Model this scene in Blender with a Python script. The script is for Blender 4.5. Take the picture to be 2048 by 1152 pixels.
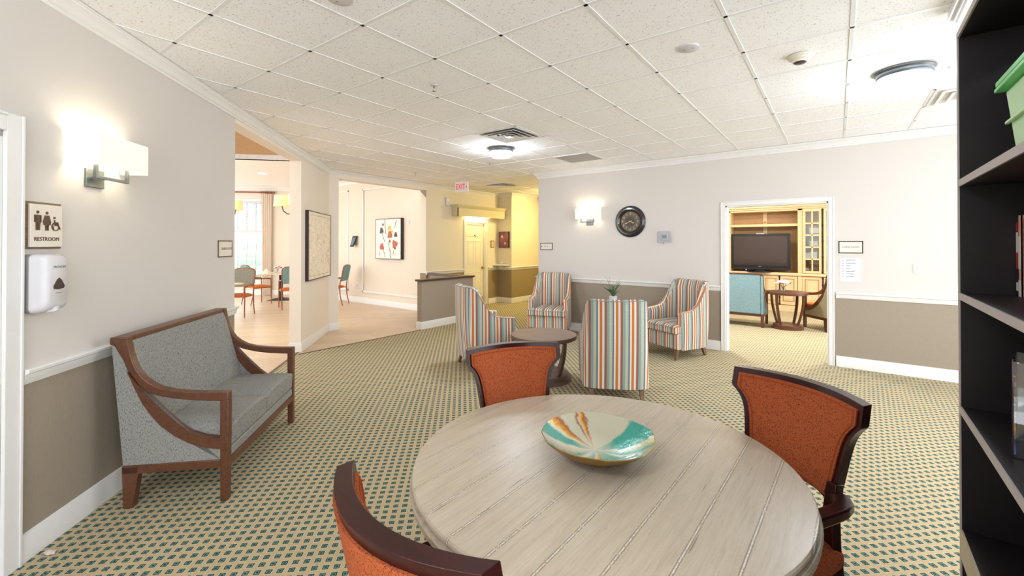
import bpy, bmesh, math, random
from math import sin, cos, pi, radians, atan2, sqrt
from mathutils import Vector, Matrix

for o in list(bpy.data.objects):
    bpy.data.objects.remove(o, do_unlink=True)
scene = bpy.context.scene
COL = scene.collection
random.seed(7)

# ------------------------------------------------------------------ camera
EYE = 1.59
YAW = 0.6571                       # camera looks YAW to the left of the far wall's normal (+Y)
cam_data = bpy.data.cameras.new('camera')
cam = bpy.data.objects.new('camera', cam_data)
COL.objects.link(cam)
cam.location = (0, 0, EYE)
cam.rotation_euler = (radians(90) + 0.0068, 0, YAW)
cam_data.sensor_width = 36.0
cam_data.lens = 881.27 / 2048 * 36.0
cam_data.shift_x = (1024 - 1023.57) / 2048
cam_data.shift_y = (481.3 - 576) / 2048
cam_data.clip_start = 0.02
cam_data.clip_end = 200
scene.camera = cam

# ------------------------------------------------------------------ light, exposure
world = bpy.data.worlds.new('world')
scene.world = world
world.use_nodes = True
_bg = world.node_tree.nodes['Background']
_bg.inputs[0].default_value = (0.95, 0.975, 1.0, 1)
_bg.inputs[1].default_value = WORLD_STRENGTH = 2.05
scene.view_settings.view_transform = 'Standard'
scene.view_settings.look = 'None'
scene.view_settings.gamma = 1
scene.view_settings.use_curve_mapping = False
scene.view_settings.exposure = 1.08
CEILING_LAMP = 60.0                # emission of the flush ceiling lamps' glass
SCONCE_LAMP = 26.0                 # bulbs in the wall sconces
HALL_LAMP = 125.0                   # warm lamp in the corridor
try:
    scene.cycles.use_denoising = True
    scene.cycles.max_bounces = 10
    scene.cycles.diffuse_bounces = 6
    scene.cycles.sample_clamp_indirect = 8
    scene.cycles.caustics_reflective = False
    scene.cycles.caustics_refractive = False
except Exception:
    pass

# ------------------------------------------------------------------ materials
def lin(c):
    r = []
    for v in c:
        v = v / 255.0
        r.append(v / 12.92 if v <= 0.04045 else ((v + 0.055) / 1.055) ** 2.4)
    return tuple(r) + (1.0,)

class M:
    """small node helper"""
    def __init__(s, name):
        s.m = bpy.data.materials.new(name)
        s.m.use_nodes = True
        s.nt = s.m.node_tree
        s.n = s.nt.nodes
        s.bsdf = s.n['Principled BSDF']
        s.tc = None
    def new(s, t, **kw):
        nd = s.n.new(t)
        for k, v in kw.items():
            setattr(nd, k, v)
        return nd
    def link(s, a, b):
        s.nt.links.new(a, b)
    def coord(s, which='Object'):
        if s.tc is None:
            s.tc = s.new('ShaderNodeTexCoord')
        return s.tc.outputs[which]
    def mapping(s, scale=(1, 1, 1), rot=(0, 0, 0), loc=(0, 0, 0), src=None):
        mp = s.new('ShaderNodeMapping')
        mp.inputs['Scale'].default_value = scale
        mp.inputs['Rotation'].default_value = rot
        mp.inputs['Location'].default_value = loc
        s.link(src or s.coord(), mp.inputs['Vector'])
        return mp.outputs[0]
    def noise(s, vec, scale=5, detail=4, rough=0.6, dist=0):
        nd = s.new('ShaderNodeTexNoise')
        nd.inputs['Scale'].default_value = scale
        nd.inputs['Detail'].default_value = detail
        nd.inputs['Roughness'].default_value = rough
        nd.inputs['Distortion'].default_value = dist
        s.link(vec, nd.inputs['Vector'])
        return nd.outputs['Fac']
    def ramp(s, fac, stops, interp='LINEAR'):
        nd = s.new('ShaderNodeValToRGB')
        cr = nd.color_ramp
        cr.interpolation = interp
        while len(cr.elements) < len(stops):
            cr.elements.new(0.5)
        for e, (p, c) in zip(cr.elements, stops):
            e.position = p
            e.color = c
        s.link(fac, nd.inputs[0])
        return nd.outputs[0]
    def math(s, op, a, b=None, c=None, clamp=False):
        nd = s.new('ShaderNodeMath', operation=op, use_clamp=clamp)
        for i, v in enumerate((a, b, c)):
            if v is None:
                continue
            if isinstance(v, (int, float)):
                nd.inputs[i].default_value = v
            else:
                s.link(v, nd.inputs[i])
        return nd.outputs[0]
    def mix(s, fac, a, b, mode='MIX'):
        nd = s.new('ShaderNodeMix', data_type='RGBA', blend_type=mode)
        for key, v in ((0, fac), (6, a), (7, b)):
            if isinstance(v, (int, float)):
                nd.inputs[key].default_value = v
            elif isinstance(v, tuple):
                nd.inputs[key].default_value = v
            else:
                s.link(v, nd.inputs[key])
        return nd.outputs[2]
    def xyz(s, vec=None):
        nd = s.new('ShaderNodeSeparateXYZ')
        s.link(vec or s.coord(), nd.inputs[0])
        return nd.outputs
    def color(s, v):
        if isinstance(v, tuple):
            s.bsdf.inputs['Base Color'].default_value = v
        else:
            s.link(v, s.bsdf.inputs['Base Color'])
    def bump(s, h, strength=0.3, dist=0.002):
        b = s.new('ShaderNodeBump')
        b.inputs['Strength'].default_value = strength
        b.inputs['Distance'].default_value = dist
        s.link(h, b.inputs['Height'])
        s.link(b.outputs[0], s.bsdf.inputs['Normal'])
    def rough(s, r, metal=0.0, spec=0.5, coat=0.0):
        s.bsdf.inputs['Roughness'].default_value = r
        s.bsdf.inputs['Metallic'].default_value = metal
        s.bsdf.inputs['Specular IOR Level'].default_value = spec
        s.bsdf.inputs['Coat Weight'].default_value = coat

def plain(name, rgb, rough=0.5, metal=0.0, var=0.05, scale=20, bump=0.0, spec=0.5, coat=0.0):
    m = M(name)
    c = lin(rgb)
    f = m.noise(m.coord(), scale, 3)
    d = tuple(max(0, x * (1 - var)) for x in c[:3]) + (1,)
    u = tuple(min(1, x * (1 + var)) for x in c[:3]) + (1,)
    m.color(m.ramp(f, [(0.3, d), (0.7, u)]))
    m.rough(rough, metal, spec, coat)
    if bump:
        m.bump(f, bump)
    return m.m

def wood(name, dark, light, rough=0.4, scale=(1.5, 14, 14), bump=0.05, coat=0.0):
    m = M(name)
    v = m.mapping(scale)
    f = m.noise(v, 3.0, 6, 0.65, 0.6)
    m.color(m.ramp(f, [(0.28, lin(dark)), (0.72, lin(light))]))
    m.rough(rough, coat=coat)
    m.bump(f, bump)
    return m.m

def fabric(name, cols, scale=260, rough=0.95, bump=0.4, stretch=(1, 1, 1)):
    m = M(name)
    v = m.mapping(stretch)
    f = m.noise(v, scale, 2, 0.7)
    n = len(cols)
    stops = [(0.30 + 0.40 * i / max(1, n - 1), lin(c)) for i, c in enumerate(cols)]
    m.color(m.ramp(f, stops))
    m.rough(rough, spec=0.15)
    m.bump(f, bump, 0.001)
    return m.m

def glow(name, rgb, strength):
    m = M(name)
    m.color(lin(rgb))
    m.bsdf.inputs['Emission Color'].default_value = lin(rgb)
    m.bsdf.inputs['Emission Strength'].default_value = strength
    m.rough(0.4)
    return m.m

def glass(name, rgb=(255, 255, 255), rough=0.0, alpha_mix=0.85):
    m = M(name)
    tr = m.new('ShaderNodeBsdfTransparent')
    tr.inputs[0].default_value = lin(rgb)
    gl = m.new('ShaderNodeBsdfGlossy')
    gl.inputs['Roughness'].default_value = rough
    mx = m.new('ShaderNodeMixShader')
    mx.inputs[0].default_value = 1 - alpha_mix
    m.link(tr.outputs[0], mx.inputs[1])
    m.link(gl.outputs[0], mx.inputs[2])
    m.link(mx.outputs[0], m.n['Material Output'].inputs[0])
    return m.m

# --- walls
def wall_paint(name, upper, lower=None, split=0.925):
    m = M(name)
    v = m.coord()
    f = m.noise(v, 180, 3, 0.7)
    g = m.noise(v, 1.3, 2)
    up = m.mix(g, lin(upper), lin(tuple(min(255, c + 3) for c in upper)))
    if lower:
        lo = m.ramp(m.noise(m.mapping((60, 60, 4)), 6, 3),
                    [(0.3, lin(lower)), (0.7, lin(tuple(min(255, c + 9) for c in lower)))])
        z = m.xyz()[2]
        k = m.math('LESS_THAN', z, split)
        m.color(m.mix(k, up, lo))
    else:
        m.color(up)
    m.rough(0.75, spec=0.25)
    m.bump(f, 0.06, 0.001)
    return m.m

TAUPE = (148, 136, 121)
MAT = {}
MAT['wall'] = wall_paint('wall_two_tone', (207, 202, 197), TAUPE)
MAT['wall_plain'] = wall_paint('wall_cream', (230, 221, 210))
MAT['wall_hall'] = wall_paint('wall_hall_two_tone', (222, 214, 196), (146, 130, 98))
MAT['wall_dining'] = wall_paint('wall_dining_cream', (222, 212, 196))
MAT['wainscot'] = wall_paint('half_wall_taupe', (156, 144, 129))
MAT['fascia'] = plain('fascia_ochre', (142, 108, 70), 0.8)
MAT['trim'] = plain('trim_white_paint', (226, 225, 223), 0.35, var=0.015)
MAT['door'] = plain('door_white_paint', (236, 230, 212), 0.4, var=0.015)
MAT['white_plastic'] = plain('white_plastic', (206, 204, 208), 0.35, var=0.02)
MAT['cream_plastic'] = plain('cream_plastic', (226, 220, 206), 0.4, var=0.02)
MAT['grey_plastic'] = plain('grey_plastic', (140, 138, 136), 0.45, var=0.03)
MAT['black_plastic'] = plain('black_plastic', (22, 22, 24), 0.25, var=0.1)
MAT['dark_hole'] = plain('dark_opening', (20, 20, 20), 0.9)
MAT['chrome'] = plain('chrome_metal', (190, 190, 192), 0.2, 1.0, var=0.02)
MAT['brass'] = plain('brass_metal', (212, 168, 70), 0.25, 1.0, var=0.03)
MAT['pewter'] = plain('pewter_metal', (112, 118, 122), 0.35, 0.8, var=0.06)
MAT['bronze'] = plain('dark_bronze_metal', (58, 52, 52), 0.4, 0.6, var=0.1)
MAT['iron'] = plain('black_iron', (34, 32, 32), 0.5, 0.5, var=0.1)

# --- ceiling tile
m = M('ceiling_tile')
v = m.coord()
f1 = m.noise(v, 95, 2, 0.5)
f2 = m.noise(v, 260, 2, 0.5)
sp = m.math('MAXIMUM', m.math('GREATER_THAN', f1, 0.66), m.math('GREATER_THAN', f2, 0.70))
m.color(m.mix(sp, lin((248, 249, 251)), lin((186, 186, 188))))
m.rough(0.9, spec=0.1)
m.bump(f1, 0.15, 0.002)
MAT['tile'] = m.m
MAT['tee'] = plain('ceiling_tee_white', (232, 233, 235), 0.45, var=0.01)
MAT['smooth_ceiling'] = plain('smooth_white_ceiling', (242, 238, 234), 0.8, var=0.01)

# --- patterned carpet : small teal squares on a 45 degree lattice, tan ground
m = M('patterned_carpet')
vec = m.mapping((1, 1, 1), (0, 0, radians(46.0)))
warp = m.new('ShaderNodeTexNoise'); warp.inputs['Scale'].default_value = 130; warp.inputs['Detail'].default_value = 2
m.link(m.coord(), warp.inputs['Vector'])
wadd = m.new('ShaderNodeVectorMath', operation='MULTIPLY_ADD')
m.link(warp.outputs['Color'], wadd.inputs[0]); wadd.inputs[1].default_value = (0.006, 0.006, 0); m.link(vec, wadd.inputs[2])
x, y, z = m.xyz(wadd.outputs[0])
P = 0.0532
def cell(c):
    return m.math('ABSOLUTE', m.math('SUBTRACT', m.math('FRACT', m.math('DIVIDE', c, P)), 0.5))
d = m.math('MAXIMUM', cell(x), cell(y))            # 0 centre .. 0.5 cell edge
tan, tan2 = lin((201, 182, 148)), lin((181, 158, 122))
teal, cyan, core, cream = lin((44, 84, 84)), lin((118, 158, 146)), lin((66, 60, 54)), lin((214, 202, 166))
fz = m.noise(m.coord(), 420, 2, 0.7)
base = m.mix(fz, tan, tan2)
c1 = m.ramp(d, [(0.0, core), (0.11, cyan), (0.165, teal), (0.285, cream), (0.33, tan)], 'CONSTANT')
inside = m.math('LESS_THAN', d, 0.33)
colr = m.mix(inside, base, c1)
fleck = m.noise(m.coord(), 900, 2, 0.6)
colr = m.mix(m.math('MULTIPLY', m.math('SUBTRACT', fleck, 0.5), 0.6, clamp=True), colr, lin((120, 96, 60)))
m.color(colr)
m.rough(1.0, spec=0.05)
m.bump(fz, 0.5, 0.003)
MAT['carpet'] = m.m

# --- pale wood plank floor
m = M('pale_plank_floor')
br = m.new('ShaderNodeTexBrick')
br.offset = 0.37
br.inputs['Scale'].default_value = 1.0
br.inputs['Brick Width'].default_value = 1.3
br.inputs['Row Height'].default_value = 0.16
br.inputs['Mortar Size'].default_value = 0.0015
br.inputs['Color1'].default_value = lin((214, 190, 160)); br.inputs['Color2'].default_value = lin((196, 170, 138))
br.inputs['Mortar'].default_value = lin((150, 126, 100))
mv = m.mapping((1, 1, 1), (0, 0, radians(-46)))
m.link(mv, br.inputs['Vector'])
g = m.noise(m.mapping((1.0, 22, 1), (0, 0, radians(-46))), 3, 5, 0.6, 0.5)
m.color(m.mix(0.35, br.outputs['Color'], m.ramp(g, [(0.3, lin((176, 150, 118))), (0.7, lin((226, 206, 180)))])))
m.rough(0.35)
MAT['planks'] = m.m

# --- woods
MAT['walnut'] = wood('walnut_wood', (76, 43, 28), (106, 66, 44), 0.35)
MAT['mahogany'] = wood('dark_mahogany', (34, 11, 12), (60, 22, 20), 0.3)
MAT['mahogany'].node_tree.nodes['Principled BSDF'].inputs['Specular IOR Level'].default_value = 0.3
MAT['espresso'] = wood('espresso_laminate', (20, 12, 17), (28, 18, 23), 0.45, (0.6, 20, 20), 0.03)
MAT['edge_grey'] = plain('grey_edge_band', (178, 170, 168), 0.5, var=0.03)
MAT['edge_tan'] = plain('beige_edge_band', (186, 176, 150), 0.5, var=0.04)
MAT['greywood'] = wood('grey_brown_laminate', (118, 98, 88), (140, 118, 106), 0.45, (2, 12, 2))
MAT['dkgreywood'] = wood('dark_brown_edge', (82, 62, 54), (100, 78, 68), 0.4)
MAT['legwood'] = wood('brown_leg_wood', (98, 68, 52), (134, 100, 80), 0.4)
MAT['capwood'] = wood('dark_cap_wood', (66, 44, 38), (92, 66, 56), 0.35, (14, 2, 14))
MAT['chairwood'] = wood('reddish_chair_wood', (122, 62, 44), (152, 86, 62), 0.35)
MAT['honey'] = wood('honey_oak', (206, 176, 132), (226, 200, 158), 0.45, (3, 3, 12))
MAT['honey_back'] = wood('honey_oak_backboard', (160, 124, 80), (180, 144, 98), 0.5, (3, 3, 12))

# --- whitewashed plank table top (planks run along local Y)
m = M('whitewashed_planks')
x, y, z = m.xyz()
PW = 0.135
fx = m.math('FRACT', m.math('ADD', m.math('DIVIDE', x, PW), 0.28))
ix = m.math('FLOOR', m.math('ADD', m.math('DIVIDE', x, PW), 0.28))
wn = m.new('ShaderNodeTexWhiteNoise', noise_dimensions='1D')
m.link(ix, wn.inputs['W'])
grain = m.noise(m.mapping((26, 1.6, 1)), 2.2, 6, 0.7, 0.8)
fine = m.noise(m.mapping((90, 4, 1)), 3.0, 3, 0.6)
soft = m.noise(m.coord(), 3.0, 3, 0.6)
c = m.ramp(grain, [(0.25, lin((164, 150, 130))), (0.5, lin((188, 176, 158))), (0.75, lin((206, 196, 180)))])
c = m.mix(m.math('MULTIPLY', soft, 0.6), c, lin((188, 170, 140)))
c = m.mix(m.math('MULTIPLY', wn.outputs[0], 0.22), c, lin((186, 172, 152)))
c = m.mix(m.math('MULTIPLY', m.math('GREATER_THAN', fine, 0.63), 0.35), c, lin((150, 134, 112)))
jag = m.noise(m.mapping((1, 14, 1)), 6, 3, 0.7)
dist = m.math('ABSOLUTE', m.math('SUBTRACT', fx, m.math('ADD', 0.5, m.math('MULTIPLY', m.math('SUBTRACT', jag, 0.5), 0.02))))
seam = m.math('LESS_THAN', dist, 0.024)
seamd = m.math('LESS_THAN', m.math('ABSOLUTE', m.math('SUBTRACT', dist, 0.026)), 0.014)
c = m.mix(m.math('MULTIPLY', seam, m.math('MULTIPLY', m.math('GREATER_THAN', jag, 0.48), 0.65)), c, lin((232, 228, 220)))
c = m.mix(m.math('MULTIPLY', seamd, m.math('MULTIPLY', m.math('GREATER_THAN', jag, 0.42), 0.6)), c, lin((96, 80, 64)))
crk = m.noise(m.mapping((60, 2.2, 1), loc=(3, 1, 0)), 1.6, 2, 0.5)
c = m.mix(m.math('MULTIPLY', m.math('GREATER_THAN', crk, 0.735), 0.7), c, lin((104, 88, 72)))
m.color(c)
rr = m.math('ADD', 0.30, m.math('MULTIPLY', grain, 0.12))
m.link(rr, m.bsdf.inputs['Roughness'])
hh = m.math('SUBTRACT', m.math('MULTIPLY', grain, 0.3), m.math('MULTIPLY', seam, 1.0))
m.bump(hh, 0.35, 0.002)
MAT['tabletop'] = m.m
MAT['tableedge'] = wood('whitewashed_edge', (150, 134, 112), (196, 184, 166), 0.4, (8, 8, 30))

# --- fabrics
MAT['tweed'] = fabric('blue_grey_tweed', [(86, 89, 95), (126, 128, 127), (156, 152, 143), (114, 126, 133)], 110, stretch=(1.6, 1.6, 0.7))
MAT['teal_tweed'] = fabric('teal_tweed', [(96, 132, 146), (132, 166, 178), (158, 186, 194)], 120)
MAT['olive'] = fabric('olive_upholstery', [(140, 132, 104), (162, 152, 122)], 200)
MAT['orange'] = fabric('rust_orange_tweed', [(86, 42, 26), (150, 72, 40), (180, 96, 56), (138, 78, 56)], 210)
MAT['orange_pipe'] = fabric('rust_orange_piping', [(140, 58, 28), (176, 80, 42)], 300)
MAT['orange_seat'] = fabric('orange_vinyl', [(196, 108, 46), (212, 124, 58)], 80)
MAT['teal_vinyl'] = fabric('teal_vinyl', [(108, 140, 140), (130, 160, 158)], 60, bump=0.1)
MAT['olive_vinyl'] = fabric('grey_olive_vinyl', [(116, 114, 100), (140, 138, 124)], 60, bump=0.1)
MAT['rust_vinyl'] = fabric('rust_vinyl', [(168, 92, 56), (190, 112, 70)], 60, bump=0.1)
MAT['curtain'] = fabric('beige_curtain', [(226, 214, 200), (242, 232, 220)], 90)

m = M('striped_upholstery')
nrm = m.new('ShaderNodeVectorTransform', vector_type='NORMAL', convert_from='WORLD', convert_to='OBJECT')
geo = m.new('ShaderNodeNewGeometry')
m.link(geo.outputs['True Normal'], nrm.inputs[0])
nx = m.math('ABSOLUTE', m.xyz(nrm.outputs[0])[0])
x, y, z = m.xyz()
k = m.math('GREATER_THAN', nx, 0.72)
u = m.math('ADD', m.math('MULTIPLY', k, y), m.math('MULTIPLY', m.math('SUBTRACT', 1.0, k), x))
fr = m.math('FRACT', m.math('ADD', m.math('DIVIDE', u, 0.156), 0.10))
ORG, PAL, RUS, TEA, BEI, SLA, WHT = [lin(c) for c in ((200, 118, 60), (210, 214, 206), (158, 100, 80), (126, 164, 166), (194, 190, 168), (108, 122, 132), (228, 227, 220))]
c = m.ramp(fr, [(0.0, ORG), (0.165, WHT), (0.19, PAL), (0.30, RUS), (0.45, TEA), (0.60, BEI), (0.80, SLA), (0.90, WHT)], 'CONSTANT')
zz = m.math('FRACT', m.math('DIVIDE', m.math('ADD', z, m.math('MULTIPLY', k, 0)), 0.011))
bar = m.math('LESS_THAN', zz, 0.35)
isbei = m.math('MULTIPLY', m.math('GREATER_THAN', fr, 0.60), m.math('LESS_THAN', fr, 0.80))
c = m.mix(m.math('MULTIPLY', m.math('MULTIPLY', bar, isbei), 0.55), c, lin((132, 150, 146)))
c = m.mix(m.math('MULTIPLY', bar, 0.12), c, lin((110, 90, 80)))
m.color(c)
m.rough(0.95, spec=0.1)
m.bump(m.noise(m.coord(), 400, 2), 0.3, 0.001)
MAT['stripe'] = m.m

# ------------------------------------------------------------------ mesh helpers
class MB:
    """collects shapes and links them as ONE mesh object"""
    def __init__(s):
        s.bm = bmesh.new()
    def _faces(s, vs, fs):
        bv = [s.bm.verts.new(v) for v in vs]
        for f in fs:
            try:
                s.bm.faces.new([bv[i] for i in f])
            except ValueError:
                pass
        return bv
    def box(s, x0, x1, y0, y1, z0, z1):
        v = [(x, y, z) for z in (z0, z1) for y in (y0, y1) for x in (x0, x1)]
        s._faces(v, [(0, 2, 3, 1), (4, 5, 7, 6), (0, 1, 5, 4), (2, 6, 7, 3), (0, 4, 6, 2), (1, 3, 7, 5)])
        return s
    def hexa(s, bottom, top):
        v = list(bottom) + list(top)
        n = len(bottom)
        fs = [tuple(range(n - 1, -1, -1)), tuple(range(n, 2 * n))]
        fs += [(i, (i + 1) % n, n + (i + 1) % n, n + i) for i in range(n)]
        s._faces(v, fs)
        return s
    def taper(s, c0, h0, c1, h1):
        """square bar from centre c0 (half sizes h0=(hx,hy)) to c1"""
        q = [(-1, -1), (1, -1), (1, 1), (-1, 1)]
        b = [(c0[0] + a * h0[0], c0[1] + e * h0[1], c0[2]) for a, e in q]
        t = [(c1[0] + a * h1[0], c1[1] + e * h1[1], c1[2]) for a, e in q]
        return s.hexa(b, t)
    def prism(s, poly, axis, a0, a1):
        def P(p, a):
            if axis == 'x': return (a, p[0], p[1])
            if axis == 'y': return (p[0], a, p[1])
            return (p[0], p[1], a)
        n = len(poly)
        v = [P(p, a0) for p in poly] + [P(p, a1) for p in poly]
        bv = [s.bm.verts.new(q) for q in v]
        f0 = s.bm.faces.new([bv[i] for i in range(n)])
        f1 = s.bm.faces.new([bv[n + i] for i in range(n - 1, -1, -1)])
        for i in range(n):
            s.bm.faces.new((bv[i], bv[n + i], bv[n + (i + 1) % n], bv[(i + 1) % n]))
        bmesh.ops.triangulate(s.bm, faces=[f0, f1])
        return s
    def loft(s, rings, closed=True, cap=True):
        n = len(rings[0])
        rv = [[s.bm.verts.new(p) for p in r] for r in rings]
        for a, b in zip(rv[:-1], rv[1:]):
            for i in range(n if closed else n - 1):
                j = (i + 1) % n
                s.bm.faces.new((a[i], a[j], b[j], b[i]))
        if cap and closed:
            s.bm.faces.new(rv[0][::-1])
            s.bm.faces.new(rv[-1])
        return s
    def lathe(s, prof, n=32, c=(0, 0, 0), wob=None):
        rings = []
        for i in range(n):
            a = 2 * pi * i / n
            rings.append([(c[0] + r * cos(a), c[1] + r * sin(a), c[2] + z) for r, z in prof])
        rv = [[s.bm.verts.new(p) for p in r] for r in rings]
        for i in range(n):
            a, b = rv[i], rv[(i + 1) % n]
            for k in range(len(prof) - 1):
                try:
                    s.bm.faces.new((a[k], b[k], b[k + 1], a[k + 1]))
                except ValueError:
                    pass
        bmesh.ops.remove_doubles(s.bm, verts=[v for r in rv for v in r], dist=1e-6)
        return s
    def cyl(s, c, r, z0, z1, n=24, r1=None):
        r1 = r if r1 is None else r1
        return s.loft([[(c[0] + rr * cos(2 * pi * i / n), c[1] + rr * sin(2 * pi * i / n), z) for i in range(n)] for rr, z in ((r, z0), (r1, z1))])
    def rod(s, p, q, r, n=12, r1=None):
        return s.tube([p, q], r if r1 is None else [r, r1], n)
    def tube(s, pts, r, n=10, sec=None, up=(0, 0, 1)):
        """sweep a circle (or the section sec = [(a, b)..] in side/up axes) along pts"""
        pts = [Vector(p) for p in pts]
        rs = r if isinstance(r, (list, tuple)) else [r] * len(pts)
        rings = []
        for i, p in enumerate(pts):
            t = (pts[min(i + 1, len(pts) - 1)] - pts[max(i - 1, 0)]).normalized()
            u = Vector(up)
            if abs(t.dot(u)) > 0.95: u = Vector((0, 1, 0)) if abs(t.y) < 0.9 else Vector((1, 0, 0))
            side = t.cross(u).normalized(); upv = side.cross(t).normalized()
            if sec:
                rings.append([tuple(p + side * a * rs[i] + upv * b * rs[i]) for a, b in sec])
            else:
                rings.append([tuple(p + (side * cos(2 * pi * k / n) + upv * sin(2 * pi * k / n)) * rs[i]) for k in range(n)])
        return s.loft(rings)
    def ball(s, c, r, seg=16, squash=(1, 1, 1)):
        k = seg // 2
        prof = []
        bv = []
        for i in range(k + 1):
            th = pi * i / k
            bv.append([s.bm.verts.new((c[0] + r * squash[0] * sin(th) * cos(2 * pi * j / seg), c[1] + r * squash[1] * sin(th) * sin(2 * pi * j / seg), c[2] + r * squash[2] * cos(th))) for j in range(seg)])
        for a, b in zip(bv[:-1], bv[1:]):
            for j in range(seg):
                s.bm.faces.new((a[j], b[j], b[(j + 1) % seg], a[(j + 1) % seg]))
        bmesh.ops.remove_doubles(s.bm, verts=bv[0] + bv[-1], dist=1e-7)
        return s
    def grid(s, fn, nu, nv):
        """open sheet fn(u, v), u v in 0..1"""
        rv = [[s.bm.verts.new(fn(i / nu, j / nv)) for j in range(nv + 1)] for i in range(nu + 1)]
        for i in range(nu):
            for j in range(nv):
                s.bm.faces.new((rv[i][j], rv[i + 1][j], rv[i + 1][j + 1], rv[i][j + 1]))
        return s
    def solid(s, front, back, nu, nv):
        """closed slab between two sheets"""
        F = [[s.bm.verts.new(front(i / nu, j / nv)) for j in range(nv + 1)] for i in range(nu + 1)]
        B = [[s.bm.verts.new(back(i / nu, j / nv)) for j in range(nv + 1)] for i in range(nu + 1)]
        for i in range(nu):
            for j in range(nv):
                s.bm.faces.new((F[i][j], F[i + 1][j], F[i + 1][j + 1], F[i][j + 1]))
                s.bm.faces.new((B[i][j], B[i][j + 1], B[i + 1][j + 1], B[i + 1][j]))
        for i in range(nu):
            s.bm.faces.new((F[i][0], B[i][0], B[i + 1][0], F[i + 1][0]))
            s.bm.faces.new((F[i][nv], F[i + 1][nv], B[i + 1][nv], B[i][nv]))
        for j in range(nv):
            s.bm.faces.new((F[0][j], F[0][j + 1], B[0][j + 1], B[0][j]))
            s.bm.faces.new((F[nu][j], B[nu][j], B[nu][j + 1], F[nu][j + 1]))
        return s
    def text(s, body, size, loc=(0, 0, 0), depth=0.001, align='CENTER', sx=1.0):
        """upright lettering facing local -Y"""
        cu = bpy.data.curves.new('lettering', 'FONT')
        cu.body = body; cu.size = size; cu.align_x = align; cu.align_y = 'CENTER'; cu.extrude = depth / 2; cu.resolution_u = 3
        ob = bpy.data.objects.new('lettering', cu); COL.objects.link(ob)
        me = bpy.data.meshes.new_from_object(ob.evaluated_get(bpy.context.evaluated_depsgraph_get()))
        me.transform(Matrix(((sx, 0, 0, loc[0]), (0, 0, -1, loc[1]), (0, 1, 0, loc[2]), (0, 0, 0, 1))))
        s.bm.from_mesh(me)
        bpy.data.objects.remove(ob); bpy.data.curves.remove(cu); bpy.data.meshes.remove(me)
        return s
    def build(s, name, mat, parent=None, bevel=0, seg=2, smooth=None, sub=0, loc=None):
        bmesh.ops.recalc_face_normals(s.bm, faces=s.bm.faces)
        me = bpy.data.meshes.new(name)
        s.bm.to_mesh(me); s.bm.free()
        for q in (mat if isinstance(mat, (list, tuple)) else [mat]):
            me.materials.append(MAT[q] if isinstance(q, str) else q)
        if smooth is not None or bevel or sub:
            for p in me.polygons: p.use_smooth = True
            me.set_sharp_from_angle(angle=radians(40 if smooth is None else smooth))
        o = bpy.data.objects.new(name, me); COL.objects.link(o)
        if parent: o.parent = parent
        if loc: o.location = loc
        if sub:
            q = o.modifiers.new('subdivision', 'SUBSURF'); q.levels = q.render_levels = sub
        if bevel:
            q = o.modifiers.new('bevel', 'BEVEL'); q.width = bevel; q.segments = seg; q.limit_method = 'ANGLE'; q.angle_limit = radians(40)
        return o

def tag(o, label, cat, group=None, kind=None):
    o['label'] = label; o['category'] = cat
    if group: o['group'] = group
    if kind: o['kind'] = kind
    return o
def thing(name, label, cat, loc=(0, 0, 0), rz=0.0, group=None):
    o = bpy.data.objects.new(name, None); COL.objects.link(o)
    o.empty_display_size = 0.1; o.location = loc; o.rotation_euler = (0, 0, rz)
    return tag(o, label, cat, group)
def copy_tree(o, parent=None):
    c = o.copy(); COL.objects.link(c)
    if parent: c.parent = parent
    for ch in list(o.children): copy_tree(ch, c)
    return c
def dup(root, label, loc, rz, group=None):
    c = copy_tree(root); c.location = loc; c.rotation_euler = (0, 0, rz); c['label'] = label
    if group: c['group'] = group
    return c
def struct(o):
    o['kind'] = 'structure'; return o

# wall frames: local x = to the viewer's right along the wall, local -y = out of the wall, z up
LD = Vector((-0.724, 0.690, 0)).normalized(); LN = Vector((-0.690, -0.724, 0)).normalized()
LDIST = 2.0759
RZ_L = atan2(LD.y, LD.x)
def onL(s_, off=0.0, z=0.0):
    p = LN * (LDIST - off) + LD * s_
    return (p.x, p.y, z)
YR = 7.106
def onR(x, off=0.0, z=0.0): return (x, YR - off, z)
CEIL = 2.9398
def bx(y): return -7.515 - (y - 4.31) * 0.025      # the wall running beside the corridor

# ------------------------------------------------------------------ floors
def slab(name, poly, z0, z1, mat):
    return struct(MB().prism(poly, 'z', z0, z1).build(name, mat))
a0, a1 = onL(-0.6, -0.03), onL(6.78, -0.03)
slab('floor', [(a0[0], a0[1]), (3.2, -1.6), (3.2, 14.2), (-7.9, 14.2), (-7.9, 6.75), (-6.29, 6.75), (-6.29, a1[1] - 0.02), (a1[0], a1[1])], -0.12, 0.0, 'carpet')
slab('floor_wood', [(a1[0], a1[1]), (-6.29, a1[1] - 0.02), (-6.29, 6.75), (-7.9, 6.75), (-7.9, 7.2), (-15.5, 7.2), (-17.0, 4.0), (-9.0, -4.5), (a0[0], a0[1])], -0.12, -0.001, 'planks')
MB().prism([(-6.30, a1[1]), (-6.275, a1[1] - 0.02), (-6.275, 5.42), (-6.30, 5.42)], 'z', 0, 0.006).build('trim_1', 'dkgreywood')['kind'] = 'structure'
q0, q1 = onL(4.78, -0.02), onL(6.86, -0.02); q2, q3 = onL(6.86, -0.05), onL(4.78, -0.05)
MB().prism([q0[:2], q1[:2], q2[:2], q3[:2]], 'z', 0, 0.006).build('trim_2', 'dkgreywood')['kind'] = 'structure'

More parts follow.
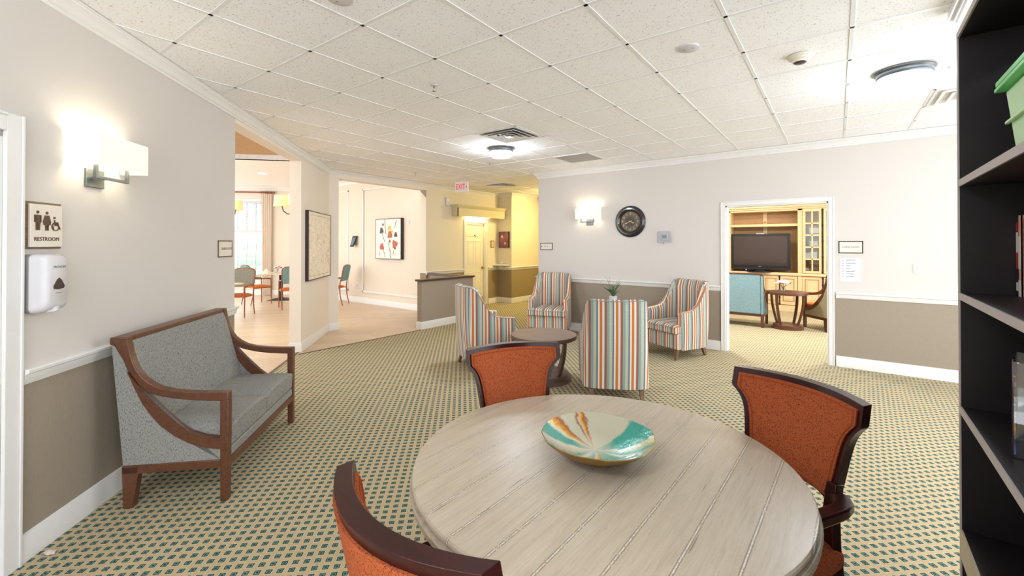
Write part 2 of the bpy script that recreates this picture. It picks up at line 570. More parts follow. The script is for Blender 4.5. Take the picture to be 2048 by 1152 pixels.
# ------------------------------------------------------------------ ceiling
cl0, cl1 = onL(-3.2, -0.1), onL(8.46, -0.1)
slab('ceiling', [(cl0[0], cl0[1]), (3.2, -3.2), (3.2, YR + 0.06), (-4.76, YR + 0.06), (-4.76, 14.2), (-7.9, 14.2), (-7.7, 4.3), (cl1[0], cl1[1])], CEIL + 0.004, CEIL + 0.09, 'tile')
GU = Vector((-0.021, 1.0, 0)).normalized(); GV = Vector((1.0, 0.021, 0)).normalized()
def G(i, j, z=CEIL):
    p = GU * ((i + 2.687) * 0.61) + GV * ((j - 5.868) * 0.61)
    return Vector((p.x, p.y, z))
RZ_G = atan2(GV.y, GV.x)
def inroom(p):
    if p.y > 14.1 or p.x > 3.15 or p.y < -3.1: return False
    if p.x > -4.80 and p.y > YR: return False
    if p.x < bx(p.y) + 0.0: return False
    return (p.x * LN.x + p.y * LN.y) < LDIST
gm = MB()
def bar(p, q, w=0.0115):
    t = (q - p).normalized(); n = Vector((-t.y, t.x, 0)) * w
    gm.hexa([tuple(p - n), tuple(q - n), tuple(q + n), tuple(p + n)], [tuple(v + Vector((0, 0, 0.005))) for v in (p - n, q - n, q + n, p + n)])
for j in range(-8, 12):
    i = -9.0; run = None
    while i < 21:
        ok = inroom(G(i, j))
        if ok and run is None: run = i
        if not ok and run is not None: bar(G(run, j), G(i, j)); run = None
        i += 0.05
for i in range(-9, 21):
    j = -9.0; run = None
    while j < 12:
        ok = inroom(G(i, j))
        if ok and run is None: run = j
        if not ok and run is not None: bar(G(i, run), G(i, j), 0.0112); run = None
        j += 0.05
struct(gm.build('ceiling_grid', 'tee'))

# ------------------------------------------------------------------ walls
def seg_wall(mb, p, q, z0, z1, t):
    """wall from p to q (plan), its face on the line, thickness t to the LEFT of p->q"""
    d = Vector((q[0] - p[0], q[1] - p[1], 0)).normalized(); n = Vector((-d.y, d.x, 0)) * t
    P = [Vector((p[0], p[1], 0)), Vector((q[0], q[1], 0))]
    pl = [P[0], P[1], P[1] + n, P[0] + n]
    mb.hexa([(v.x, v.y, z0) for v in pl], [(v.x, v.y, z1) for v in pl])
WT = CEIL + 0.07
HEAD = 2.805
w = MB()
seg_wall(w, onL(-3.2), onL(1.50), 0, WT, 0.16)
seg_wall(w, onL(1.50), onL(2.435), 2.13, WT, 0.16)
seg_wall(w, onL(2.435), onL(4.79), 0, WT, 0.16)
struct(w.build('wall_left', 'wall'))
PIER0 = 6.865; PIER1 = 8.445
w = MB()
seg_wall(w, onL(4.79), onL(PIER0), HEAD, 3.35, 0.16)
b0 = onL(PIER0); b1 = onL(PIER1)
cB = (bx(4.50), 4.50); e = LN * 0.16
w.hexa([(b0[0], b0[1], 0), (b1[0], b1[1], 0), (cB[0], cB[1], 0), (cB[0] - 0.19, 4.50, 0), (b0[0] + e.x, b0[1] + e.y, 0)],
       [(b0[0], b0[1], 3.35), (b1[0], b1[1], 3.35), (cB[0], cB[1], 3.35), (cB[0] - 0.19, 4.50, 3.35), (b0[0] + e.x, b0[1] + e.y, 3.35)])
seg_wall(w, (bx(4.5), 4.5), (bx(6.66), 6.66), HEAD - 0.01, 3.35, 0.19)
struct(w.build('wall_left_pier', 'wall_plain'))
# corridor wall with its door, the alcove and the far stretch
w = MB()
seg_wall(w, (bx(6.66), 6.66), (bx(7.99), 7.99), 0, WT, 0.19)
seg_wall(w, (bx(7.99), 7.99), (bx(8.75), 8.75), 2.12, WT, 0.19)
seg_wall(w, (bx(8.75), 8.75), (bx(9.31), 9.31), 0, WT, 0.19)
seg_wall(w, (-7.83, 9.31), (-7.19, 9.31), 0, WT, 0.15)
seg_wall(w, (-7.19, 9.46), (-7.19, 14.2), 0, WT, 0.3)
struct(w.build('wall_corridor', 'wall_hall'))
w = MB(); seg_wall(w, (-7.3, 14.1), (-4.6, 14.1), 0, WT, 0.15); struct(w.build('wall_corridor_end', 'wall_hall'))
# far wall with the living room opening
OX0, OX1, OT = -1.481, -0.241, 2.145
w = MB()
seg_wall(w, (-4.826, YR), (OX0, YR), 0, WT, 0.13)
seg_wall(w, (OX0, YR), (OX1, YR), OT, WT, 0.13)
seg_wall(w, (OX1, YR), (3.2, YR), 0, WT, 0.13)
struct(w.build('wall_right', 'wall'))
w = MB(); w.box(-4.826, -4.70, YR + 0.13, 14.2, 0, WT); struct(w.build('wall_corridor_right', 'wall_hall'))
# living room shell
w = MB(); w.box(-4.70, 3.2, 12.56, 12.70, 0, WT); struct(w.build('wall_living_back', 'wall_plain'))
slab('ceiling_living', [(-4.70, YR + 0.13), (3.2, YR + 0.13), (3.2, 12.7), (-4.70, 12.7)], CEIL, CEIL + 0.08, 'smooth_ceiling')
# dining room shell
DS = 14.63
def onD(t, s_=DS, z=0.0):
    p = Vector((LD.x, LD.y, 0)) * s_ + Vector((LD.y, -LD.x, 0)) * t
    return (p.x, p.y, z)
RZ_D = atan2(-LD.x, LD.y)
w = MB(); seg_wall(w, onL(3.9, -3.6), onL(3.9, -0.16), 0, 4.5, 0.15); struct(w.build('wall_dining_light_block', 'wall_dining'))  # unseen short wall, added to keep open-side light off the pier reveal
w = MB(); seg_wall(w, (-15.2, 6.95), (-7.70, 6.90), 0, 3.42, 0.15); struct(w.build('wall_dining_painting', 'wall_dining'))
WX0, WX1, WZ0, WZ1 = -7.35, -5.52, 0.42, 2.90
w = MB()
for (t0, t1, z0, z1) in ((-12.0, WX0, 0, 3.42), (WX1, -4.33, 0, 3.42), (WX0, WX1, 0, WZ0), (WX0, WX1, WZ1, 3.42)):
    seg_wall(w, onD(t0), onD(t1), z0, z1, 0.2)
struct(w.build('wall_dining_window', 'wall_dining'))
DC = 3.325
f0 = 9.76
slab('ceiling_dining', [onD(-13, f0)[:2], onD(-2.6, f0)[:2], (-7.72, 7.0), (-13.6, 7.05), onD(-4.3, DS + .1)[:2], onD(-13, DS + .1)[:2]], DC, DC + 0.1, 'smooth_ceiling')
w = MB(); seg_wall(w, onD(-13, f0), onD(-2.6, f0), DC, 4.5, 0.1); struct(w.build('wall_dining_fascia', 'fascia'))
slab('ceiling_raised', [onD(-13, f0)[:2], onD(-2.6, f0)[:2], onL(8.3, -0.05)[:2], onL(-1.0, -0.05)[:2]], 4.5, 4.6, 'smooth_ceiling')

# ------------------------------------------------------------------ trim runs
def sweep(mb, path, prof):
    """profile [(out, z)] along a plan path, out = right of travel, mitred"""
    n = len(path); rings = []
    for i in range(n):
        p = Vector((path[i][0], path[i][1], 0))
        def nr(a, b):
            d = Vector((b[0] - a[0], b[1] - a[1], 0)).normalized(); return Vector((d.y, -d.x, 0))
        if i == 0: m_ = nr(path[0], path[1])
        elif i == n - 1: m_ = nr(path[-2], path[-1])
        else:
            n0, n1 = nr(path[i - 1], path[i]), nr(path[i], path[i + 1])
            m_ = (n0 + n1).normalized(); m_ = m_ / max(0.3, m_.dot(n0))
        rings.append([tuple(p + m_ * o + Vector((0, 0, z))) for o, z in prof])
    mb.loft(rings)
CROWN = [(0, CEIL - 0.092), (0.012, CEIL - 0.092), (0.014, CEIL - 0.074), (0.024, CEIL - 0.07), (0.034, CEIL - 0.048), (0.05, CEIL - 0.028), (0.062, CEIL - 0.022), (0.066, CEIL - 0.012), (0.074, CEIL - 0.01), (0.074, CEIL - 0.0005), (0, CEIL - 0.0005)]
RAIL = [(0, 0.884), (0.010, 0.886), (0.016, 0.904), (0.022, 0.918), (0.024, 0.936), (0.040, 0.944), (0.042, 0.958), (0.034, 0.964), (0, 0.964)]
BASE = [(0, 0.001), (0.016, 0.001), (0.016, 0.112), (0.010, 0.124), (0.008, 0.136), (0, 0.140)]
nt = [2]
def trim(paths, prof, name=None, mat='trim'):
    mb = MB()
    for p in paths: sweep(mb, p, prof)
    nt[0] += 1
    return struct(mb.build(name or 'trim_%d' % nt[0], mat, smooth=30))
L2 = lambda s_: onL(s_)[:2]
trim([[L2(-3.2), L2(PIER1), (bx(9.31), 9.31), (-7.19, 9.31), (-7.19, 14.1)]], CROWN)
trim([[(-4.826, 14.1), (-4.826, YR), (3.1, YR)]], CROWN)
trim([[L2(-3.2), L2(1.44)], [L2(2.53), L2(4.80)]], RAIL)
trim([[(bx(6.66), 6.66), (bx(7.90), 7.90)], [(bx(8.86), 8.86), (bx(9.31), 9.31), (-7.19, 9.31), (-7.19, 14.1)]], RAIL)
trim([[(-4.826, 14.1), (-4.826, YR), (OX0 - 0.065, YR)], [(OX1 + 0.075, YR), (3.1, YR)]], RAIL)
trim([[L2(-3.2), L2(1.44)], [L2(2.53), L2(4.79), onL(4.79, -0.16)[:2]]], BASE, 'baseboard_left')
_pe = onL(PIER0, -0.16)
trim([[_pe[:2], L2(PIER0), L2(PIER1), (bx(4.5), 4.5), (bx(4.5) - 0.18, 4.5)]], BASE, 'baseboard_pier')
trim([[(bx(6.66) - .18, 6.66), (bx(6.66), 6.66), (bx(7.90), 7.90)], [(bx(8.86), 8.86), (bx(9.31), 9.31), (-7.19, 9.31), (-7.19, 14.1)]], BASE, 'baseboard_corridor')
trim([[(-4.826, 14.1), (-4.826, YR), (OX0 - 0.065, YR)], [(OX1 + 0.075, YR), (3.1, YR)]], BASE, 'baseboard_right')
DB = [(0, 0.001), (0.022, 0.001), (0.022, 0.02), (0.016, 0.03), (0.016, 0.125), (0.008, 0.145), (0, 0.15)]
trim([[(-13.55, 6.94), (-7.72, 6.90)]], DB, 'baseboard_dining')
trim([[onD(-12.0)[:2], onD(-4.36)[:2]]], DB, 'baseboard_dining_window')
DCR = [(0, DC - 0.10), (0.014, DC - 0.10), (0.02, DC - 0.075), (0.05, DC - 0.03), (0.085, DC - 0.02), (0.085, DC), (0, DC)]
trim([[onD(-12.0)[:2], onD(-4.36)[:2], (-7.72, 6.90)]], DCR)
# picture-frame mouldings on the dining wall
mo = MB()
def yP(x): return 6.95 - (x + 15.2) / 7.5 * 0.05
def pframe(mb, x0, x1, z0, z1, wd=0.045, t=0.016):
    y0 = min(yP(x0), yP(x1))
    for (a, b, c, d_) in ((x0, x1, z0, z0 + wd + 0.01), (x0, x1, z1 - wd, z1), (x0, x0 + wd, z0, z1), (x1 - wd, x1, z0, z1)):
        mb.box(a, b, y0 - t, y0 + 0.01, c, d_)
pframe(mo, -13.0, -11.06, 0.29, 3.07); pframe(mo, -10.37, -7.75, 0.29, 3.05)
struct(mo.build('trim_20', 'trim', bevel=0.006))

# living room opening casing and jambs
def casing(name, x0, x1, zt, wd, t=0.018, frame=lambda x, y, z: (x, y, z)):
    mb = MB()
    for (a, b, c, d_) in ((x0 - wd, x0, 0.001, zt + wd), (x1, x1 + wd, 0.001, zt + wd), (x0, x1, zt, zt + wd)):
        P = [frame(*p) for p in ((a, 0, c), (b, 0, c), (b, 0, d_), (a, 0, d_))]; Q = [frame(*p) for p in ((a, -t, c), (b, -t, c), (b, -t, d_), (a, -t, d_))]
        mb.hexa(P, Q)
        # raised outer bead
        e0, e1 = (a, a + 0.016) if a < x0 else ((b - 0.016, b) if b > x1 else (a, b))
        f0_, f1_ = (c, d_) if (a < x0 or b > x1) else (d_ - 0.016, d_)
        P = [frame(*p) for p in ((e0, -t, f0_), (e1, -t, f0_), (e1, -t, f1_), (e0, -t, f1_))]; Q = [frame(*p) for p in ((e0, -t - .007, f0_), (e1, -t - .007, f0_), (e1, -t - .007, f1_), (e0, -t - .007, f1_))]
        mb.hexa(P, Q)
    return struct(mb.build(name, 'trim', bevel=0.003))
casing('trim_21', OX0, OX1, OT, 0.062, frame=lambda x, y, z: (x, YR + y, z))
jm = MB()
jm.box(OX0 - 0.001, OX0 + 0.018, YR - 0.002, YR + 0.145, 0.001, OT); jm.box(OX1 - 0.018, OX1 + 0.001, YR - 0.002, YR + 0.145, 0.001, OT); jm.box(OX0, OX1, YR - 0.002, YR + 0.145, OT - 0.018, OT + 0.001)
struct(jm.build('trim_22', 'trim'))
# restroom door at the left edge
fL = lambda x, y, z: tuple(Vector(onL(x, -y, z)))
casing('trim_23', 1.50, 2.435, 2.13, 0.088, frame=fL)
dj = MB()
for (a, b, c, d_) in ((1.50, 1.53, 0, 2.13), (2.405, 2.435, 0, 2.13), (1.50, 2.435, 2.10, 2.13)):
    P = [fL(a, 0.0, c), fL(b, 0.0, c), fL(b, 0.0, d_), fL(a, 0.0, d_)]; Q = [fL(a, 0.16, c), fL(b, 0.16, c), fL(b, 0.16, d_), fL(a, 0.16, d_)]
    dj.hexa(P, Q)
struct(dj.build('trim_24', 'trim'))
def panel_door(name, wd, ht, mat, loc, rz):
    """six panel door, local x along its width, front towards -y"""
    d1 = MB().box(0, wd, 0, 0.04, 0.008, ht).build(name, mat, bevel=0.002)
    d1.location = loc; d1.rotation_euler = (0, 0, rz); struct(d1)
    k = wd / 0.76
    for px0, px1 in ((0.10 * k, 0.34 * k), (0.42 * k, 0.66 * k)):
        for z0, z1 in ((0.24, 0.86), (1.02, 1.66), (1.78, 1.99)):
            s1, s2 = 0.018, 0.05
            pm = MB()
            for (a, b, c, e) in ((px0, px1, z0, z0 + s1), (px0, px1, z1 - s1, z1), (px0, px0 + s1, z0, z1), (px1 - s1, px1, z0, z1)):
                pm.box(a, b, -0.009, 0.001, c, e)
            pm.hexa([(px0 + s1 + .008, 0.001, z0 + s1 + .008), (px1 - s1 - .008, 0.001, z0 + s1 + .008), (px1 - s1 - .008, 0.001, z1 - s1 - .008), (px0 + s1 + .008, 0.001, z1 - s1 - .008)],
                    [(px0 + s2, -0.007, z0 + s2), (px1 - s2, -0.007, z0 + s2), (px1 - s2, -0.007, z1 - s2), (px0 + s2, -0.007, z1 - s2)])
            pm.build('door_panel', mat, d1, bevel=0.003)
    return d1
dl = panel_door('door_1', 0.87, 2.09, 'grey_plastic', onL(1.533, -0.09), RZ_L)
# corridor door, its casing and jamb
rzB = radians(90 + math.degrees(0.025))
fB = lambda x, y, z: (bx(x) - y, x, z)
casing('trim_25', 7.99, 8.75, 2.12, 0.085, frame=fB)
dj = MB()
for (a, b, c, d_) in ((7.99, 8.015, 0, 2.12), (8.725, 8.75, 0, 2.12), (7.99, 8.75, 2.10, 2.12)):
    dj.hexa([fB(a, -.002, c), fB(b, -.002, c), fB(b, -.002, d_), fB(a, -.002, d_)], [fB(a, 0.19, c), fB(b, 0.19, c), fB(b, 0.19, d_), fB(a, 0.19, d_)])
struct(dj.build('trim_26', 'door'))
dh = panel_door('door_2', 0.70, 2.09, 'door', (bx(8.02) - 0.05, 8.02, 0), rzB)
kb = MB(); kb.tube([(0.65, 0, 0.96), (0.65, -0.035, 0.96)], 0.012); kb.ball((0.65, -0.05, 0.96), 0.03); kb.tube([(0.65, 0.002, 0.96), (0.65, -0.006, 0.96)], 0.032)
kb.build('door_knob', 'brass', dh, smooth=40)
MB().box(0.03, 0.67, -0.004, 0.001, 0.03, 0.20).build('kick_plate', 'brass', dh)
kn = MB(); kn.tube([(0.345, 0, 1.80), (0.345, -0.02, 1.80)], 0.014); kn.tube([(0.345, -0.022, 1.81), (0.355, -0.026, 1.77), (0.375, -0.024, 1.755)], 0.006)
kn.build('door_knocker', 'pewter', dh, smooth=40)
# wedge at the head of the passage opening
MB().prism([(bx(6.66) - .19, HEAD - .012), (bx(6.66), HEAD - .012), (bx(6.66), HEAD - 0.17)], 'y', 6.645, 6.665).build('trim_27', 'wainscot')['kind'] = 'structure'
# header across the corridor
cb = MB(); cb.box(-7.10, -4.83, 10.46, 10.60, CEIL - 0.075, CEIL + 0.01); cb.prism([(-7.10, CEIL - .0), (-7.10, CEIL - .02), (-6.98, CEIL - 0.12), (-4.83, CEIL - 0.12), (-4.83, CEIL)], 'y', 10.44, 10.60)
struct(cb.build('trim_28', 'grey_plastic'))
# boxed valance over the corridor door
y0, y1 = 7.48, 9.30
vb = MB()
xw = bx(8.3); xf = -7.38
vb.box(xf - 0.02, xf, y0, y1, 2.25, 2.45); vb.box(xw - .02, xf, y0, y0 + 0.02, 2.25, 2.45); vb.box(xw - .02, xf, y0, y1, 2.44, 2.455)
sweep(vb, [(xw - .02, y0), (xf, y0), (xf, y1)][::1], [(0, 2.44), (0.008, 2.44), (0.02, 2.47), (0.045, 2.50), (0.05, 2.525), (0, 2.525)])
struct(vb.build('trim_29', plain('valance_cream', (206, 196, 160), 0.5, var=0.02), bevel=0.002))
MAT['strip_glow'] = glow('valance_strip_glow', (255, 226, 150), 14)
vl = thing('strip_light', 'warm strip light under the cream valance above the corridor door', 'strip light', (xf - 0.12, 8.35, 2.255))
MB().box(-0.03, 0.03, -0.42, 0.42, 0.03, 0.19).build('housing', 'white_plastic', vl)
MB().box(-0.026, 0.026, -0.40, 0.40, 0.0, 0.03).build('tube', 'strip_glow', vl)

# ------------------------------------------------------------------ half wall (L shaped) with dark cap
hw = MB()
hw.prism([(-6.43, 5.445), (-6.31, 5.445), (-6.31, 6.84), (bx(6.84) + .002, 6.84), (bx(6.84) + .002, 6.72), (-6.43, 6.72)], 'z', 0, 0.885)
hwo = struct(hw.build('wall_half', 'wainscot'))
hc = MB(); hc.prism([(-6.46, 5.41), (-6.28, 5.41), (-6.28, 6.87), (bx(6.87) + .004, 6.87), (bx(6.69) + .004, 6.69), (-6.46, 6.69)], 'z', 0.886, 0.922)
struct(hc.build('wall_half_cap', 'capwood', bevel=0.004))
trim([[(-6.43, 6.70), (-6.43, 5.445), (-6.31, 5.445), (-6.31, 6.84), (-7.50, 6.84)][::-1]], [(-o, z) for o, z in BASE], 'baseboard_half')

# ================================================================== FURNITURE
# ------------------------------------------------------------------ settees and the matching armchair (local: x width, y forward, z up)
def settee(name, label, cat, W, loc, rz, fab, seatfab, seats, group=None, woodm='walnut', zs=1.0):
    t = thing(name, label, cat, loc, rz, group)
    D = 0.757
    def side(x0, x1, x_out, tagn):
        armp = [(.10, 1.027), (.19, 1.027), (.203, .955), (.225, .878), (.248, .825), (.279, .78), (.32, .745), (.372, .715), (.45, .694), (.537, .682), (.64, .675), (.757, .671),
                (.757, .615), (.66, .620), (.56, .628), (.45, .645), (.36, .668), (.30, .690), (.262, .730), (.215, .80), (.180, .875), (.150, .965), (.10, .985)]
        MB().prism(armp, 'x', x0, x1).build('arm', woodm, t, bevel=0.006)
        arc = [(.190, .82), (.245, .745), (.285, .690), (.34, .625), (.405, .556), (.47, .490), (.538, .432), (.62, .402), (.71, .385), (.71, .317), (.62, .335), (.539, .365), (.45, .418), (.373, .485), (.322, .550), (.275, .623), (.24, .70), (.205, .785)]
        MB().prism(arc, 'x', x0 + .004, x1 - .004).build('arm_brace', woodm, t, bevel=0.005)
        MB().taper(((x0 + x1) / 2, .732, 0), (.023, .022), ((x0 + x1) / 2, .732, .62), (.025, .025)).build('leg', woodm, t, bevel=0.004)
        MB().hexa([(x0, .176, 0), (x1, .176, 0), (x1, .228, 0), (x0, .228, 0)], [(x0, .168, .25), (x1, .168, .25), (x1, .262, .25), (x0, .262, .25)]).build('leg', woodm, t, bevel=0.004)
        pan = [(.105, 1.0), (.145, .965), (.205, .785), (.275, .623), (.373, .485), (.45, .418), (.539, .365), (.62, .335), (.708, .317), (.708, .255), (.172, .255)]
        MB().prism(pan, 'x', x0 + .008, x1 - .008).build('side_panel', fab, t)
        MB().box(x0, x1, .17, .71, .205, .256).build('side_rail', woodm, t, bevel=0.004)
    side(0.0, 0.05, 0.0, 'l'); side(W - 0.05, W, W, 'r')
    MB().box(0.05, W - 0.05, .712, .752, .20, .25).box(.05, W - .05, .18, .21, .205, .25).build('front_rail', woodm, t, bevel=0.003)
    MB().box(0.05, W - 0.05, .70, .75, .251, .312).build('seat_apron', fab, t, bevel=0.01)
    MB().box(0.045, W - 0.045, .19, .70, .215, .30).build('seat_deck', fab, t)
    # back: wood cap on top, upholstered slab leaning back
    bk = [(.105, 1.0), (.188, 1.0), (.215, .92), (.30, .60), (.335, .44), (.335, .28), (.172, .258)]
    MB().prism(bk, 'x', .05, W - .05).build('backrest', fab, t, bevel=0.012)
    MB().prism([(.10, 1.0), (.19, 1.0), (.186, 1.027), (.10, 1.027)], 'x', .049, W - .049).build('top_rail', woodm, t, bevel=0.004)
    n = seats; wdt = (W - 0.10) / n
    for k in range(n):
        xa, xb = 0.05 + k * wdt + .003, 0.05 + (k + 1) * wdt - .003
        def f(u, v, xa=xa, xb=xb):
            x = xa + (xb - xa) * u; y = .32 + .438 * v
            c = 1 - (2 * u - 1) ** 6; e = 1 - (max(0, v - .5) * 2) ** 6
            return (x, y, .445 + .026 * min(c, 1) * (.5 + .5 * e) + .006 * sin(pi * u))
        def b(u, v, xa=xa, xb=xb):
            return (xa + (xb - xa) * u, .32 + .43 * v, .315)
        MB().solid(f, b, 14, 10).build('seat_cushion', seatfab, t, bevel=0.014, seg=3, smooth=60)
    return t
sp = Vector(onL(4.205, 0.0))
# local x runs from the wall's far end towards the camera end, y out of the wall
settee('settee', 'two seat settee in blue grey tweed with walnut arms against the left wall', 'settee', 1.235, tuple(sp), RZ_L + pi, 'tweed', 'tweed', 2)

# ------------------------------------------------------------------ round dining table
TC = (-0.788, 1.576)
t = thing('dining_table', 'round whitewashed plank table with a glass bowl in the middle', 'table', (TC[0], TC[1], 0), radians(-1))
MB().lathe([(0, .760), (.700, .760), (.708, .758), (.712, .752)], 96).lathe([(.712, .752), (.713, .745), (.705, .738), (.705, .730)], 96).build('tabletop', 'tabletop', t, smooth=40)
MB().lathe([(.700, .731), (.716, .731), (.720, .722), (.716, .700), (.702, .694), (.690, .690), (.690, .668), (0, .668)], 96).build('table_edge', 'tableedge', t, smooth=30)
MB().lathe([(0, .668), (.16, .668), (.16, .62), (.10, .58), (.085, .45), (.12, .30), (.13, .22), (.11, .16), (.16, .12), (.16, .06), (0, .06)], 40).build('pedestal', 'tableedge', t, smooth=40)
for k in range(4):
    a = radians(45 + 90 * k); c, s_ = cos(a), sin(a)
    P = lambda r, w_, z: (r * c - w_ * s_, r * s_ + w_ * c, z)
    MB().hexa([P(.08, -.04, .06), P(.08, .04, .06), P(.10, .04, .16), P(.10, -.04, .16)], [P(.42, -.035, 0), P(.42, .035, 0), P(.42, .035, .05), P(.42, -.035, .05)]).build('foot', 'tableedge', t, bevel=0.006)

# ------------------------------------------------------------------ art glass bowl
m = M('art_glass_inside')
x, y, z = m.xyz()
y = m.math('SUBTRACT', y, 0.045)
an = m.new('ShaderNodeMath', operation='ARCTAN2'); m.link(y, an.inputs[0]); m.link(x, an.inputs[1])
wv = m.noise(m.coord(), 9, 4, 0.7)
ang = m.math('ADD', an.outputs[0], m.math('MULTIPLY', m.math('SUBTRACT', wv, 0.5), 0.55))
rad = m.math('SQRT', m.math('ADD', m.math('MULTIPLY', x, x), m.math('MULTIPLY', y, y)))
cr_, tl, cy, am, yl, sv = lin((224, 220, 200)), lin((36, 160, 146)), lin((70, 182, 190)), lin((158, 70, 6)), lin((226, 164, 16)), lin((198, 194, 170))
u = m.math('FRACT', m.math('ADD', m.math('DIVIDE', ang, 2 * pi), 1.0))
c = m.ramp(u, [(0.0, tl), (0.06, tl), (0.075, sv), (0.265, sv), (0.28, am), (0.295, yl), (0.305, sv), (0.315, am), (0.325, sv), (0.375, sv), (0.39, am), (0.42, yl), (0.435, cr_), (0.455, tl), (0.50, tl), (0.52, cr_), (0.57, sv), (0.60, tl), (0.635, cr_), (0.68, cy), (0.72, tl), (0.735, cr_), (0.745, yl), (0.775, am), (0.785, tl), (0.86, tl), (0.885, cr_), (0.90, tl), (0.945, cr_), (0.96, tl)])
k = m.math('SUBTRACT', 1.0, m.math('DIVIDE', rad, 0.09), clamp=True)
c = m.mix(m.math('MULTIPLY', k, 0.9), c, cr_)
m.color(c)
m.rough(0.14, 0.3, coat=1.0)
m.bump(m.noise(m.coord(), 34, 4, 0.65), 0.7, 0.006)
MAT['artglass'] = m.m
MAT['gold'] = plain('gold_leaf_outside', (168, 126, 44), 0.32, 0.85, var=0.25, scale=40)
bw = thing('glass_bowl', 'shallow art glass bowl in teal amber and silver on the round table', 'bowl', (-0.785, 1.560, 0.760), radians(217.6 - 180))
prof = [(0.0, 0.012), (.05, .013), (.09, .024), (.14, .046), (.18, .070), (.213, .094)]
def wob(r, a): return 1 + (0.012 * sin(5 * a + 1) + 0.008 * sin(11 * a)) * (r / .213) ** 3
def bowlsheet(mb, prof, flip):
    n = 72; rv = []
    for i in range(n):
        a = 2 * pi * i / n
        rv.append([mb.bm.verts.new((r * wob(r, a) * cos(a), r * wob(r, a) * sin(a), z * (1 + 0.03 * sin(3 * a + 2) * (r / .213) ** 2))) for r, z in prof])
    for i in range(n):
        A, B = rv[i], rv[(i + 1) % n]
        for k_ in range(len(prof) - 1):
            mb.bm.faces.new((A[k_], B[k_], B[k_ + 1], A[k_ + 1]))
    bmesh.ops.remove_doubles(mb.bm, verts=[v for r in rv for v in r], dist=1e-6)
mb = MB(); bowlsheet(mb, prof, 0); mb.build('inside', 'artglass', bw, smooth=60)
mb = MB(); bowlsheet(mb, [(.213, .094), (.2155, .092), (.183, .063), (.14, .036), (.10, .014), (.075, .0), (.0, .0)], 1); mb.build('outside', 'gold', bw, smooth=60)

